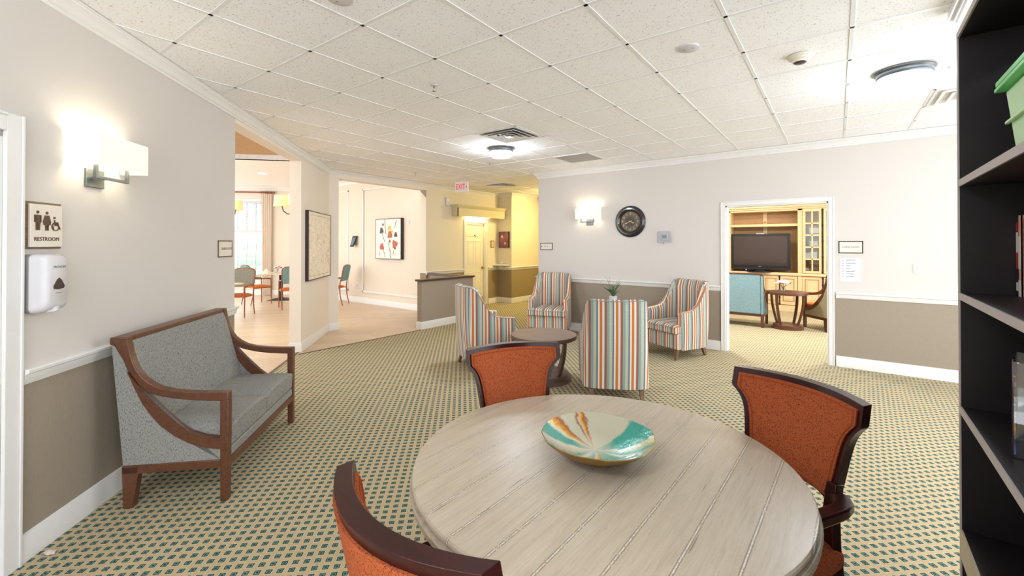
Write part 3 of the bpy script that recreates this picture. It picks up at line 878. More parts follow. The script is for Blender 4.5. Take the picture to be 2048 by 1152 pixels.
# ------------------------------------------------------------------ rust armchairs round the table
def dining_armchair(label, loc, rz, group):
    t = thing('dining_armchair', label, 'chair', loc, rz, group)
    zt = 1.0
    hwp = [(.60, .178), (.63, .192), (.66, .200), (.72, .208), (.78, .216), (.83, .226), (.865, .239), (.892, .257), (.914, .277), (.922, .281), (1.0, .281)]
    def half(z):
        for (z0, w0), (z1, w1) in zip(hwp[:-1], hwp[1:]):
            if z <= z1: return w0 + (w1 - w0) * max(0, (z - z0)) / (z1 - z0)
        return hwp[-1][1]
    def yb(z, x): return -0.335 + (zt - z) * 0.22 + 0.095 * (x / .281) ** 2
    zs = [.60, .615, .63, .66, .69, .72, .755, .79, .82, .84, .856, .87, .882, .894, .905, .914, .922, .95, .975, 1.0]
    def zz(v):
        f = v * (len(zs) - 1); i = min(int(f), len(zs) - 2); return zs[i] + (zs[i + 1] - zs[i]) * (f - i)
    NV = len(zs) - 1
    def sheet(inset, zlo, zhi, off):
        def fn(u, v):
            z0 = zz(v); z = min(max(z0, zlo), zhi); x = (2 * u - 1) * max(.05, half(z0) - inset)
            bot = 0.03 * (1 - (x / .18) ** 2) if v == 0 else 0
            return (x, yb(z, x) + off, z + (bot if z <= zlo + 1e-6 else 0))
        return fn
    MB().solid(sheet(0, .60, 1.0, 0.024), sheet(0, .60, 1.0, -0.026), 20, NV).build('back_frame', 'mahogany', t, bevel=0.004, smooth=35)
    MB().solid(sheet(.024, .62, .978, 0.034), sheet(.024, .62, .978, 0.010), 20, NV).build('backrest', 'orange', t, bevel=0.006, smooth=50)
    MB().solid(sheet(.018, .612, .970, -0.014), sheet(.018, .612, .970, -0.034), 20, NV).build('back_panel', 'orange', t, bevel=0.006, smooth=50)
    # piping just inside the frame on the front
    pts = []
    f_ = sheet(.036, .632, .967, .0355)
    for k in range(0, 21): pts.append(f_(k / 20, 1))
    for k in range(NV - 1, 0, -1): pts.append(f_(1, k / NV))
    L_ = [f_(0, k / NV) for k in range(1, NV)]
    pp = L_ + pts
    MB().tube(pp, 0.0028, 6, up=(0, 1, 0)).build('piping', 'orange_pipe', t, smooth=60)
    for sx in (-1, 1):
        rear = [(sx * .188, -.207, .68), (sx * .184, -.19, .58), (sx * .190, -.185, .45), (sx * .192, -.215, .22), (sx * .192, -.275, 0)]
        MB().tube(rear, 1.0, sec=[(-.019, -.024), (.019, -.024), (.019, .024), (-.019, .024)], up=(0, 1, 0)).build('leg', 'mahogany', t, bevel=0.004, smooth=40)
        MB().taper((sx * .215, .235, 0), (.016, .016), (sx * .225, .225, .42), (.023, .023)).build('leg', 'mahogany', t, bevel=0.004)
        arm = [(sx * .200, -.190, .632), (sx * .228, -.180, .640), (sx * .258, -.150, .642), (sx * .272, -.10, .642), (sx * .272, -.04, .640), (sx * .266, .04, .634), (sx * .260, .11, .622)]
        MB().tube(arm, 1.0, sec=[(-.026, -.019), (.026, -.019), (.026, .019), (-.026, .019)]).build('arm', 'mahogany', t, bevel=0.007, smooth=40)
        MB().tube([(sx * .260, .10, .615), (sx * .256, .13, .56), (sx * .246, .175, .47), (sx * .235, .20, .40)], 1.0, sec=[(-.018, -.02), (.018, -.02), (.018, .02), (-.018, .02)]).build('arm_support', 'mahogany', t, bevel=0.004, smooth=40)
    def plan(u, v, k):
        y = -.215 + .515 * v
        w_ = (.218 + .055 * sin(pi * min(1, v * .95) / 2)) * (1 if v < .8 else 1 - .35 * ((v - .8) / .2) ** 2)
        return ((2 * u - 1) * w_, y)
    def stop(u, v):
        x_, y_ = plan(u, v, 0); ed = (1 - abs(2 * u - 1) ** 4) * (1 - abs(2 * v - 1) ** 4)
        return (x_, y_, .43 + .055 * ed ** .5)
    def sbot(u, v):
        x_, y_ = plan(u, v, 0); return (x_, y_, .375)
    MB().solid(stop, sbot, 16, 16).build('seat', 'orange', t, bevel=0.012, smooth=60)
    MB().box(-.20, .20, -.20, .22, .33, .375).build('seat_frame', 'mahogany', t, bevel=0.004)
    return t
def face(fx, fy): return atan2(fy, fx) - pi / 2      # rotation that turns local +y to (fx, fy)
GRP = 'rust armchairs around the round table'
ch = dining_armchair('rust orange armchair behind the round table, between it and the drum table', (-1.342, 1.894, 0), face(.848, -.531), GRP)
dup(ch, 'rust orange armchair right of the round table, next to the dark bookcase', (-.321, 2.006, 0), face(-.516, -.857), GRP)
dup(ch, 'rust orange armchair nearest the camera, seen from behind', (-.779, .883, 0), face(.097, .995), GRP)

# ------------------------------------------------------------------ striped lounge armchairs
plainmat = fabric('slate_piping', [(120, 128, 130), (150, 152, 148)], 300)
def lounge(label, loc, rz, group):
    t = thing('lounge_armchair', label, 'armchair', loc, rz, group)
    # (base x, y), (top x, y, z)
    halfp = [((.338, .235), (.338, .245, .640)), ((.338, .10), (.338, .10, .652)), ((.338, -.01), (.338, -.01, .672)), ((.337, -.08), (.335, -.085, .72)), ((.336, -.14), (.330, -.15, .80)),
             ((.334, -.19), (.322, -.215, .90)), ((.331, -.235), (.312, -.265, .985)), ((.325, -.275), (.300, -.315, 1.035)), ((.305, -.31), (.284, -.352, 1.045)), ((.25, -.330), (.23, -.375, 1.048)), ((.13, -.348), (.12, -.395, 1.046)), ((0, -.355), (0, -.402, 1.044))]
    path = halfp + [((-b[0], b[1]), (-c[0], c[1], c[2])) for b, c in halfp[-2::-1]]
    zb = .135; N = 9
    rows_o, rows_i = [], []
    for (b, c) in path:
        ro, ri = [], []
        sg = 1 if c[0] > 0 else (-1 if c[0] < 0 else 0)
        back = max(0, min(1, (-.10 - c[1]) / .22))
        th = .078
        for k in range(N + 1):
            f = k / N; bulge = sin(pi * f) * .010
            X = b[0] + (c[0] - b[0]) * f + sg * bulge * (1 - back); Y = b[1] + (c[1] - b[1]) * f - bulge * back * 1.5; Z = zb + (c[2] - zb) * f
            ro.append((X, Y, Z))
            xi = X - sg * th * (1 if abs(c[0]) > .27 else abs(c[0]) / .27)
            yi = Y + back * .105 - (0 if back else 0)
            if k == N: ri.append((X - (X - xi) * .72, Y + (yi - Y) * .72, Z))
            else: ri.append((xi, yi, Z))
        rows_o.append(ro); rows_i.append(ri)
    mb = MB()
    O = [[mb.bm.verts.new(p) for p in r] for r in rows_o]; I = [[mb.bm.verts.new(p) for p in r] for r in rows_i]
    # rounded rim
    R = []
    for ro, ri in zip(rows_o, rows_i):
        a, b = Vector(ro[-1]), Vector(ri[-1]); R.append(mb.bm.verts.new(tuple((a + b) / 2 + Vector((0, 0, .014)))))
    n = len(path)
    for i in range(n - 1):
        for k in range(N):
            mb.bm.faces.new((O[i][k], O[i + 1][k], O[i + 1][k + 1], O[i][k + 1]))
            mb.bm.faces.new((I[i][k], I[i][k + 1], I[i + 1][k + 1], I[i + 1][k]))
        mb.bm.faces.new((O[i][N], O[i + 1][N], R[i + 1], R[i])); mb.bm.faces.new((R[i], R[i + 1], I[i + 1][N], I[i][N]))
        mb.bm.faces.new((O[i][0], I[i][0], I[i + 1][0], O[i + 1][0]))
    for i in (0, n - 1):
        for k in range(N):
            mb.bm.faces.new((O[i][k], O[i][k + 1], I[i][k + 1], I[i][k]))
        mb.bm.faces.new((O[i][N], R[i], I[i][N]))
    mb.build('back_and_arms', 'stripe', t, smooth=48)
    # piping along the rim of the back and down the arm fronts
    pp = [rows_o[0][k] for k in range(0, N + 1)] + [r[-1] for r in rows_o] + [rows_o[-1][k] for k in range(N, -1, -1)]
    MB().tube(pp, .0045, 6).build('piping', plainmat, t, smooth=60)
    MB().box(-.335, .335, .20, .315, .150, .362).build('front_panel', 'stripe', t, bevel=.014, seg=3)
    MB().box(-.262, .262, -.27, .22, .150, .350).build('seat_deck', 'stripe', t)
    def top(u, v):
        y = -.255 + .605 * v; w_ = .262 if v < .80 else .334
        x = (2 * u - 1) * w_
        ed = (1 - abs(2 * u - 1) ** 6) * (1 - abs(2 * v - 1) ** 8)
        return (x, y, .455 + .032 * ed ** .6)
    def bot(u, v):
        x, y, z = top(u, v); return (x, y, .366)
    MB().solid(top, bot, 16, 20).build('seat_cushion', 'stripe', t, bevel=.016, seg=3, smooth=50)
    cp = []
    for u in range(17): cp.append((((2 * u / 16) - 1) * .333, .351, .452))
    MB().tube(cp, .004, 6).build('cushion_piping', plainmat, t, smooth=60)
    for sx in (-1, 1):
        MB().taper((sx * .275, .285, 0), (.017, .017), (sx * .285, .270, .16), (.027, .027)).build('leg', 'legwood', t, bevel=.003)
        MB().hexa([(sx * .255 - .017, -.335, 0), (sx * .255 + .017, -.335, 0), (sx * .255 + .017, -.30, 0), (sx * .255 - .017, -.30, 0)],
                  [(sx * .25 - .026, -.285, .16), (sx * .25 + .026, -.285, .16), (sx * .25 + .026, -.225, .16), (sx * .25 - .026, -.225, .16)]).build('leg', 'legwood', t, bevel=.003)
    return t
GRP = 'striped armchairs around the drum table'
lc = lounge('striped armchair showing its back to the camera, in front of the potted plant', (-2.05, 4.44, 0), face(-.522, .853), GRP)
lc2 = dup(lc, 'striped armchair right of the potted plant, beside the living room doorway', (-2.03, 6.50, 0), face(-.43, -.90), GRP)
dup(lc, 'striped armchair seen from the side, nearest the half wall', (-3.816, 4.426, 0), face(.47, .88), GRP)
dup(lc, 'striped armchair facing the camera at the end of the far wall, behind the drum table', (-4.205, 6.566, 0), face(.352, -.936), GRP)

lc.scale = (1, 1, .972)
# ------------------------------------------------------------------ drum tables
def drum(name, label, loc, H, R, rb, rz, tm, lm, group=None):
    t = thing(name, label, 'table', loc, rz, group)
    MB().lathe([(0, H), (R - .004, H), (R, H - .004)], 64).lathe([(R - .0005, H - .004), (R - .0005, H - .045), (R - .01, H - .05), (0, H - .05)], 64).build('tabletop', tm, t, smooth=40)
    MB().lathe([(R - .001, H - .006), (R + .002, H - .006), (R + .002, H - .044), (R - .001, H - .044)], 64).build('top_edge', lm, t, smooth=40)
    MB().lathe([(0, .085), (rb - .035, .085), (rb - .03, .08), (rb - .03, .045), (rb, .045), (rb, .0), (0, 0)], 64).build('base', lm, t, smooth=35)
    for k in range(4):
        a = pi / 4 + k * pi / 2
        pts = []
        for j in range(9):
            f = j / 8; r = (rb - .07) + (R - .03 - rb + .07) * sin(f * pi / 2) ** .9; pts.append((r * cos(a), r * sin(a), .08 + (H - .13) * f))
        MB().tube(pts, 1.0, sec=[(-.022, -.014), (.022, -.014), (.022, .014), (-.022, .014)], up=(cos(a), sin(a), .3)).build('leg', lm, t, bevel=.003, smooth=40)
    return t
drum('drum_table', 'low round grey brown drum table with curved legs between the striped armchairs', (-2.878, 4.342, 0), .53, .385, .324, radians(30), 'greywood', 'dkgreywood')
drum('side_table', 'small round table under the potted plant, hidden behind a striped armchair', (-2.83, 6.15, 0), .70, .23, .2, 0, 'greywood', 'dkgreywood')
drum('side_table', 'round walnut side table with white flowers in the living room', (-.965, 9.72, 0), .69, .335, .262, radians(18), 'walnut', 'walnut')

# ------------------------------------------------------------------ potted plant
pl = thing('potted_plant', 'spiky green plant in a small white pot above the striped chair back', 'plant', (-2.83, 6.15, .70))
MB().lathe([(0, 0), (.048, 0), (.056, .005), (.060, .108), (.056, .110), (.052, .10), (0, .098)], 32).build('pot', 'white_plastic', pl, smooth=40)
MAT['soil'] = plain('potting_soil', (58, 44, 34), 0.95, var=.3, scale=120)
MB().lathe([(0, .098), (.054, .097)], 24).build('soil', 'soil', pl)
m = M('variegated_leaf'); f = m.noise(m.mapping((60, 60, 6)), 3, 3)
m.color(m.ramp(f, [(.35, lin((46, 84, 56))), (.6, lin((84, 122, 84))), (.72, lin((190, 200, 160)))])); m.rough(.45); MAT['leaf'] = m.m
rr = random.Random(5)
for k in range(17):
    a = k * 2.399; L_ = rr.uniform(.15, .27) if k % 4 else rr.uniform(.27, .34); lean = rr.uniform(.55, 1.15) if k % 4 else rr.uniform(.12, .4)
    d = Vector((cos(a), sin(a), 0)); sd = Vector((-sin(a), cos(a), 0)); rings = []
    for j in range(8):
        f = j / 7; w_ = .016 * (1 - f) ** .55 * (.7 + .6 * f) + .0006
        c = d * (.012 + L_ * lean * f ** 1.5) + Vector((0, 0, .097 + L_ * (f - .35 * lean * f * f)))
        up = Vector((0, 0, 1)).cross(sd).normalized()
        rings.append([tuple(c - sd * w_), tuple(c - up * .0015), tuple(c + sd * w_), tuple(c + up * .0025)])
    MB().loft(rings).build('leaf', 'leaf', pl, smooth=60)

# ------------------------------------------------------------------ dark bookcase at the right edge
BX, BY = .333, 2.468
bc = thing('bookcase', 'tall dark open bookcase with grey shelf edges at the right edge', 'bookcase', (BX, BY, 0), 0)
BD, BL, TOPZ = .42, 1.85, 2.40
MB().box(.004, BD, -.022, 0, .0, TOPZ).build('side_panel', 'espresso', bc)
MB().box(.004, BD, -BL, -BL + .022, .0, TOPZ).build('side_panel', 'espresso', bc)
MB().box(0, .004, -.022, 0, .002, TOPZ).build('panel_edge', 'edge_grey', bc)
MB().box(BD - .012, BD, -BL + .022, -.022, .04, TOPZ - .02).build('back_panel', 'espresso', bc)
MB().box(.006, BD, -BL, 0.0, TOPZ, TOPZ + .025).build('top_panel', 'espresso', bc)
MB().box(.0, .006, -BL, 0.0, TOPZ, TOPZ + .025).build('panel_edge', 'edge_grey', bc)
for z in (1.84, 1.397, .952):
    s_ = MB().box(.006, BD - .012, -BL + .022, -.022, z - .026, z).build('shelf', 'espresso', bc)
    MB().box(.0, .006, -BL + .022, -.022, z - .026, z).build('shelf_edge', 'edge_grey', s_)
s_ = MB().box(.006, BD - .012, -BL + .022, -.022, .446, .472).build('shelf', 'espresso', bc)
MB().box(.0, .006, -BL + .022, -.022, .36, .472).build('shelf_edge', 'edge_tan', s_)
MB().box(.02, BD - .012, -BL + .022, -.022, .04, .06).build('shelf', 'espresso', bc)
# green bin with lid
MAT['green'] = plain('mint_green_plastic', (196, 236, 192), .45, var=.03)
MAT['green2'] = plain('bright_green_plastic', (112, 212, 128), .4, var=.03)
gb = thing('storage_bin', 'mint green plastic bin on the top shelf of the dark bookcase', 'bin', (BX + .055, BY - .40, 1.84))
L_, D_, H_ = .52, .30, .235
MB().hexa([(.02, -L_ + .03, 0), (D_ - .02, -L_ + .03, 0), (D_ - .02, -.03, 0), (.02, -.03, 0)], [(0, -L_, H_), (D_, -L_, H_), (D_, 0, H_), (0, 0, H_)]).build('body', 'green', gb, bevel=.012, seg=3)
MB().box(-.004, .006, -L_ + .012, -.016, .125, .135).build('ridge', 'green', gb, bevel=.003)
MB().box(-.02, D_ + .02, -L_ - .02, .02, H_ + .002, H_ + .014).box(-.010, D_ + .010, -L_ - .010, .010, H_ + .014, H_ + .018).box(-.018, D_ + .018, -L_ - .014, .014, H_ + .018, H_ + .034).build('lid', 'green2', gb, bevel=.006)
# books
def book(label, x, y0, y1, z, h, d, mat, stripes=()):
    b = thing('book', label, 'book', (BX + x, BY + y0, z), 0, 'books on the middle shelf of the dark bookcase')
    w_ = y0 - y1
    MB().box(0.002, d, -w_ + .002, -.002, .002, h - .002).build('pages', MATPAGE, b)
    MB().box(0, .004, -w_, 0, 0, h).box(0, d, -.003, 0, 0, h).box(0, d, -w_, -w_ + .003, 0, h).build('cover', mat, b)
    for (z0, z1, mm) in stripes:
        MB().box(-.0008, .0, -w_ + .002, -.002, z0, z1).build('spine_band', mm, b)
    return b
MATPAGE = plain('book_pages', (226, 218, 200), .9)
MAT['red'] = plain('red_print', (190, 44, 48), .5); MAT['pink'] = plain('faded_pink_cover', (224, 176, 158), .6); MAT['navy'] = plain('navy_cover', (40, 34, 50), .5); MAT['whitec'] = plain('white_print', (236, 232, 224), .5)
book('book with dark red and white spine, first on the shelf below the green bin', .150, -.030, -.056, 1.397, .292, .2, 'navy', [(.10, .16, 'red'), (.16, .235, 'whitec'), (.02, .05, 'whitec'), (.24, .27, 'red')])
book('book with pale pink spine next to the dark spined book', .150, -.058, -.092, 1.397, .296, .21, 'pink', [(.10, .22, 'whitec'), (.0, .06, 'whitec')])
book('red book third on the shelf below the green bin', .155, -.094, -.125, 1.397, .28, .2, 'red')
# glass picture block
m = M('night_city_print')
v = m.coord(); x, y, z = m.xyz()
sky = m.ramp(m.math('DIVIDE', z, .29), [(0.0, lin((120, 130, 230))), (.14, lin((40, 36, 130))), (.2, lin((60, 40, 60))), (.3, lin((200, 110, 40))), (.38, lin((50, 44, 52))), (.6, lin((30, 36, 44))), (.75, lin((110, 50, 90))), (1.0, lin((44, 40, 92)))])
nn = m.noise(v, 60, 4, .7)
m.color(m.mix(m.math('MULTIPLY', m.math('GREATER_THAN', nn, .6), .7), sky, lin((220, 130, 70)))); m.rough(.15)
MAT['nightprint'] = m.m
MAT['clear'] = glass('clear_glass', (245, 250, 250), .02, .86)
gp = thing('glass_picture_block', 'clear glass block with a night city picture on the lower bookcase shelf', 'picture', (BX + .085, BY - .318, .952), radians(-12))
MB().box(0.0, .035, -.20, 0, 0, .288).build('glass', 'clear', gp, bevel=.004)
MB().box(.0025, .007, -.186, -.020, .008, .280).build('picture', 'nightprint', gp)

# ================================================================== WALL AND CEILING FIXTURES
MAT['shade'] = glow('cream_lamp_shade', (244, 238, 214), 0.2)
MAT['bulb'] = glow('bulb_glow', (255, 246, 228), SCONCE_LAMP)
def sconce(label, loc, rz, group):
    t = thing('wall_sconce', label, 'wall lamp', loc, rz, group)
    # local origin: wall point below the shade centre at floor height 0 -> z absolute
    w_, d_, z0, z1, th = .207, .170, 2.033, 2.216, .004
    sh = MB()
    sh.box(-w_, w_, -d_, -d_ + th, z0, z1); sh.box(-w_, -w_ + th, -d_, -.012, z0, z1); sh.box(w_ - th, w_, -d_, -.012, z0, z1)
    sh.build('lamp_shade', 'shade', t)
    MB().box(-.07, .068, -.014, 0, 1.924, 2.033).build('backplate', 'pewter', t, bevel=.003)
    a = MB()
    q = .009
    a.box(-.02 - q, -.02 + q, -.10, -.01, 1.968, 1.986)
    a.box(-.125, .125, -.10 - q, -.10 + q, 1.966, 1.984)
    a.box(-.125 - q, -.125 + q, -.10 - q, -.10 + q, 1.966, 2.10); a.box(.125 - q, .125 + q, -.10 - q, -.10 + q, 1.966, 2.10)
    a.build('arm', 'pewter', t, bevel=.002)
    for sx in (-.125, .125):
        MB().tube([(sx, -.10, 2.10), (sx, -.10, 2.18)], [.014, .022], 12).build('bulb', 'bulb', t, smooth=60)
    return t
G_ = 'box shaped wall sconces'
s1 = sconce('wall sconce with cream box shade above the restroom sign, on the left wall', onL(2.985), RZ_L, G_)
dup(s1, 'wall sconce with cream box shade left of the round clock, on the far wall', onR(-3.712), 0, G_)

# --- signs
MAT['signface'] = plain('cream_sign_face', (224, 216, 204), .5, var=.02)
MAT['signdark'] = plain('brown_sign_ink', (88, 66, 44), .5, var=.08)
MAT['signframe'] = wood('bronze_sign_frame', (92, 74, 52), (130, 108, 80), .4)
MAT['inkgrey'] = plain('grey_ink', (110, 104, 100), .6)
MAT['blackframe'] = plain('thin_black_frame', (44, 38, 38), .4)
rs = thing('restroom_sign', 'framed restroom sign with three pictograms beside the left door', 'sign', onL(2.645), RZ_L)
MB().box(-.107, .107, -.008, 0, 1.563, 1.805).build('frame', 'signframe', rs, bevel=.002)
MB().box(-.088, .098, -.020, -.008, 1.573, 1.793).build('panel', 'signface', rs, bevel=.001)
Yf0, Yf1 = -.0225, -.0195
def disc(mb, cx, cz, r, n=20): mb.prism([(cx + r * cos(2 * pi * i / n), cz + r * sin(2 * pi * i / n)) for i in range(n)], 'y', Yf0, Yf1)
fg = MB(); cx = -.050; disc(fg, cx, 1.752, .0075)
fg.prism([(cx - .018, 1.738), (cx + .018, 1.738), (cx + .020, 1.732), (cx + .020, 1.700), (cx + .014, 1.700), (cx + .013, 1.727), (cx + .011, 1.727), (cx + .011, 1.660), (cx + .0035, 1.660), (cx + .0015, 1.698), (cx - .0015, 1.698), (cx - .0035, 1.660), (cx - .011, 1.660), (cx - .011, 1.727), (cx - .013, 1.727), (cx - .014, 1.700), (cx - .020, 1.700), (cx - .020, 1.732)], 'y', Yf0, Yf1)
fg.build('pictogram', 'signdark', rs)
fg = MB(); cx = .003; disc(fg, cx, 1.750, .0075)
fg.prism([(cx - .013, 1.737), (cx + .013, 1.737), (cx + .024, 1.702), (cx + .019, 1.700), (cx + .011, 1.724), (cx + .020, 1.686), (cx + .010, 1.686), (cx + .010, 1.658), (cx + .003, 1.658), (cx + .002, 1.686), (cx - .002, 1.686), (cx - .003, 1.658), (cx - .010, 1.658), (cx - .010, 1.686), (cx - .020, 1.686), (cx - .011, 1.724), (cx - .019, 1.700), (cx - .024, 1.702)], 'y', Yf0, Yf1)
fg.build('pictogram', 'signdark', rs)
fg = MB(); cx = .058; disc(fg, cx - .010, 1.727, .006)
ring = [(cx - .004 + .0235 * cos(a), 1.680 + .0235 * sin(a)) for a in [radians(115 + i * 12.0) for i in range(21)]] + [(cx - .004 + .0185 * cos(a), 1.680 + .0185 * sin(a)) for a in [radians(355 - i * 12.0) for i in range(21)]]
fg.prism(ring, 'y', Yf0, Yf1)
fg.prism([(cx - .013, 1.716), (cx - .006, 1.716), (cx - .006, 1.705), (cx + .012, 1.704), (cx + .012, 1.699), (cx - .005, 1.699), (cx - .004, 1.692), (cx + .016, 1.691), (cx + .028, 1.668), (cx + .022, 1.665), (cx + .012, 1.684), (cx - .011, 1.685)], 'y', Yf0, Yf1)
fg.build('pictogram', 'signdark', rs)
MB().text('RESTROOM', .0285, (.004, -.0212, 1.613), .0015).build('lettering', 'signdark', rs)

def plate_sign(name, label, loc, rz, w_, h, zc, frame, fm, words):
    t = thing(name, label, 'sign', loc, rz)
    f = .011
    MB().box(-w_ / 2, w_ / 2, -.008, 0, zc - h / 2, zc - h / 2 + f).box(-w_ / 2, w_ / 2, -.008, 0, zc + h / 2 - f, zc + h / 2).box(-w_ / 2, -w_ / 2 + f, -.008, 0, zc - h / 2, zc + h / 2).box(w_ / 2 - f, w_ / 2, -.008, 0, zc - h / 2, zc + h / 2).build('frame', fm, t, bevel=.001)
    MB().box(-w_ / 2 + f, w_ / 2 - f, -.005, 0, zc - h / 2 + f, zc + h / 2 - f).build('panel', 'signface', t)
    mb = MB()
    for (txt, s_, x_, z_, sx) in words: mb.text(txt, s_, (x_, -.0055, zc + z_), .001, sx=sx)
    mb.build('lettering', 'inkgrey', t)
    return t
plate_sign('room_sign', 'small framed dining room sign at the end of the left wall', onL(4.590), RZ_L, .275, .160, 1.541, 1, 'signframe', [('DINING ROOM', .034, 0.03, 0, .95)])
plate_sign('room_sign', 'small framed living room sign right of the wide doorway', onR(-.011), 0, .250, .157, 1.545, 1, 'blackframe', [('LIVING ROOM', .032, 0, 0, .85)])
t = plate_sign('room_sign', 'small black framed sign at the left end of the far wall', onR(-4.640), 0, .278, .136, 1.537, 1, 'blackframe', [('IIII  IIII', .030, .0, 0, 1.0)])
dmb = MB(); dmb.prism([(-.105 + .009 * cos(2 * pi * i / 12), 1.537 + .011 * sin(2 * pi * i / 12)) for i in range(12)], 'y', -.007, -.004); dmb.build('dot', 'blackframe', t)

# --- soap dispenser
sd = thing('soap_dispenser', 'white automatic soap dispenser on the wall under the restroom sign', 'dispenser', onL(2.605), RZ_L)
def rrect(w_, h, r, n=5):
    out = []
    for cx_, cz_, a0_ in ((w_ - r, h - r, 0), (-w_ + r, h - r, 90), (-w_ + r, -h + r, 180), (w_ - r, -h + r, 270)):
        for k in range(n + 1):
            a = radians(a0_ + 90 * k / n); out.append((cx_ + r * cos(a), cz_ + r * sin(a)))
    return out
zc = 1.387
rings = [[(x_, y_, zc + z_) for x_, z_ in rrect(w_, h, r)] for (y_, w_, h, r) in ((0, .068, .148, .025), (-.030, .068, .148, .025))]
MB().loft(rings).build('back_shell', 'grey_plastic', sd, smooth=40)
def shl(y_, w_, h, r, dz): return [(x_, y_, zc + dz + z_) for x_, z_ in rrect(w_, h, r)]
MB().loft([shl(-.031, .070, .150, .028, 0), shl(-.070, .069, .146, .03, 0.002), shl(-.098, .065, .136, .032, .004), shl(-.110, .056, .118, .035, .010)]).build('cover', 'white_plastic', sd, smooth=70)
MAT['smoke'] = plain('smoked_plastic', (70, 58, 56), .15, var=.15)
MB().prism([(-.034, 1.372), (-.030, 1.358), (-.005, 1.354), (.030, 1.358), (.036, 1.372), (.018, 1.402), (.003, 1.416), (-.012, 1.406)], 'y', -.1125, -.104).build('window', 'smoke', sd, bevel=.003)
MB().tube([(.0, -.080, 1.262), (.0, -.086, 1.240)], [.03, .024], 16).build('nozzle', 'white_plastic', sd, smooth=60)
MB().text('PROVON', .018, (.004, -.1105, 1.470), .0006).build('lettering', 'inkgrey', sd)
MB().text('touch free', .008, (.0, -.1105, 1.338), .0006).build('small_print', 'inkgrey', sd)

# --- clock
ck = thing('wall_clock', 'large round black wall clock with gold numerals on the far wall', 'clock', onR(-2.955, 0, 1.963), 0)
def lathe_wall(mb, prof, n=64):
    """profile (radius, out of wall)"""
    rv = [[mb.bm.verts.new((r * cos(2 * pi * i / n), -o, r * sin(2 * pi * i / n))) for r, o in prof] for i in range(n)]
    for i in range(n):
        a, b = rv[i], rv[(i + 1) % n]
        for k in range(len(prof) - 1): mb.bm.faces.new((a[k], b[k], b[k + 1], a[k + 1]))
    bmesh.ops.remove_doubles(mb.bm, verts=[v for r in rv for v in r], dist=1e-7)
    return mb
MAT['clockrim'] = plain('dark_clock_rim', (38, 32, 36), .22, var=.25, scale=14, coat=.5)
lathe_wall(MB(), [(.264, 0), (.266, .012), (.258, .022), (.250, .024), (.243, .030), (.226, .046), (.206, .048), (.190, .036), (.182, .028), (.176, .030), (.170, .022), (.168, .010)]).build('rim', 'clockrim', ck, smooth=30)
m = M('aged_clock_face'); x, y, z = m.xyz()
r_ = m.math('SQRT', m.math('ADD', m.math('MULTIPLY', x, x), m.math('MULTIPLY', z, z)))
m.color(m.mix(m.math('MULTIPLY', m.noise(m.coord(), 14, 4), .5), m.ramp(m.math('DIVIDE', r_, .17), [(0, lin((44, 50, 56))), (.48, lin((52, 56, 60))), (.52, lin((96, 84, 70))), (1, lin((112, 96, 76)))]), lin((80, 70, 60)))); m.rough(.5)
MAT['clockface'] = m.m
lathe_wall(MB(), [(.170, .010), (0, .010)]).build('face', 'clockface', ck)
MAT['goldink'] = plain('gold_numerals', (226, 186, 106), .4, var=.05)
nm = MB()
for h in range(1, 13):
    a = radians(90 - 30 * h); nm.text(str(h), .056, (.132 * cos(a), -.012, .132 * sin(a)), .001, sx=.8)
nm.build('numerals', 'goldink', ck)
def hand(ang_deg, L_, w_, name):
    a = radians(90 - ang_deg); d = (cos(a), sin(a)); n = (-d[1], d[0])
    P = lambda f, s_: (d[0] * L_ * f + n[0] * s_, d[1] * L_ * f + n[1] * s_)
    MB().prism([P(-.35, .004), P(-.35, -.004), P(.05, -.003), P(.6, -.003), P(.72, -w_), P(1, 0), P(.72, w_), P(.6, .003), P(.05, .003)], 'y', -.017, -.014).build(name, 'goldink', ck)
hand(246, .098, .011, 'minute_hand'); hand(113, .075, .012, 'hour_hand')
hub = MB(); hub.tube([(0, -.012, 0), (0, -.02, 0)], .008); hub.build('hub', 'goldink', ck)

# --- thermostat, paper, switch
th = thing('thermostat', 'white thermostat in a clear cover right of the round clock', 'thermostat', onR(-2.377, 0, 1.697), 0)
MB().box(-.05, .05, -.022, 0, -.052, .052).build('body', 'white_plastic', th, bevel=.005)
MB().box(-.033, .033, -.024, -.021, -.022, .032).build('screen', plain('lcd_green_grey', (120, 148, 134), .3), th)
cv = MB()
for q in ((-.105, -.101, -.06, 0, -.09, .09), (.101, .105, -.06, 0, -.09, .09), (-.105, .105, -.06, 0, .087, .09), (-.105, .105, -.06, 0, -.09, -.087), (-.105, .105, -.063, -.06, -.09, .09)): cv.box(*q)
MAT['acrylic'] = glass('clear_acrylic', (250, 251, 255), .05, .93)
cv.build('clear_cover', 'acrylic', th)
lk = MB(); lk.tube([(.0, -.062, -.096), (.0, -.072, -.096)], .012); lk.build('lock', 'chrome', th, smooth=50)
pn = thing('paper_notice', 'white paper notice with printed lines below the living room sign', 'notice', onR(-.014, 0, 1.255), 0)
MB().box(-.105, .105, -.002, 0, -.148, .148).build('sheet', plain('white_paper', (226, 228, 240), .8, var=.01), pn)
ln = MB(); ln_rng = random.Random(2)
for k in range(7):
    z_ = .118 - k * .034
    ln.box(-.088, -.070, -.0028, -.0018, z_ - .004, z_ + .004); ln.box(-.045, -.045 + ln_rng.uniform(.04, .10), -.0028, -.0018, z_ - .004, z_ + .004)
ln.box(-.045, .055, -.0028, -.0018, .134, .139)
ln.build('printed_lines', plain('pale_grey_print', (140, 140, 156), .8), pn)
sw = thing('light_switch', 'cream light switch on the far wall near the dark bookcase', 'switch', onR(.616, 0, 1.295), 0)
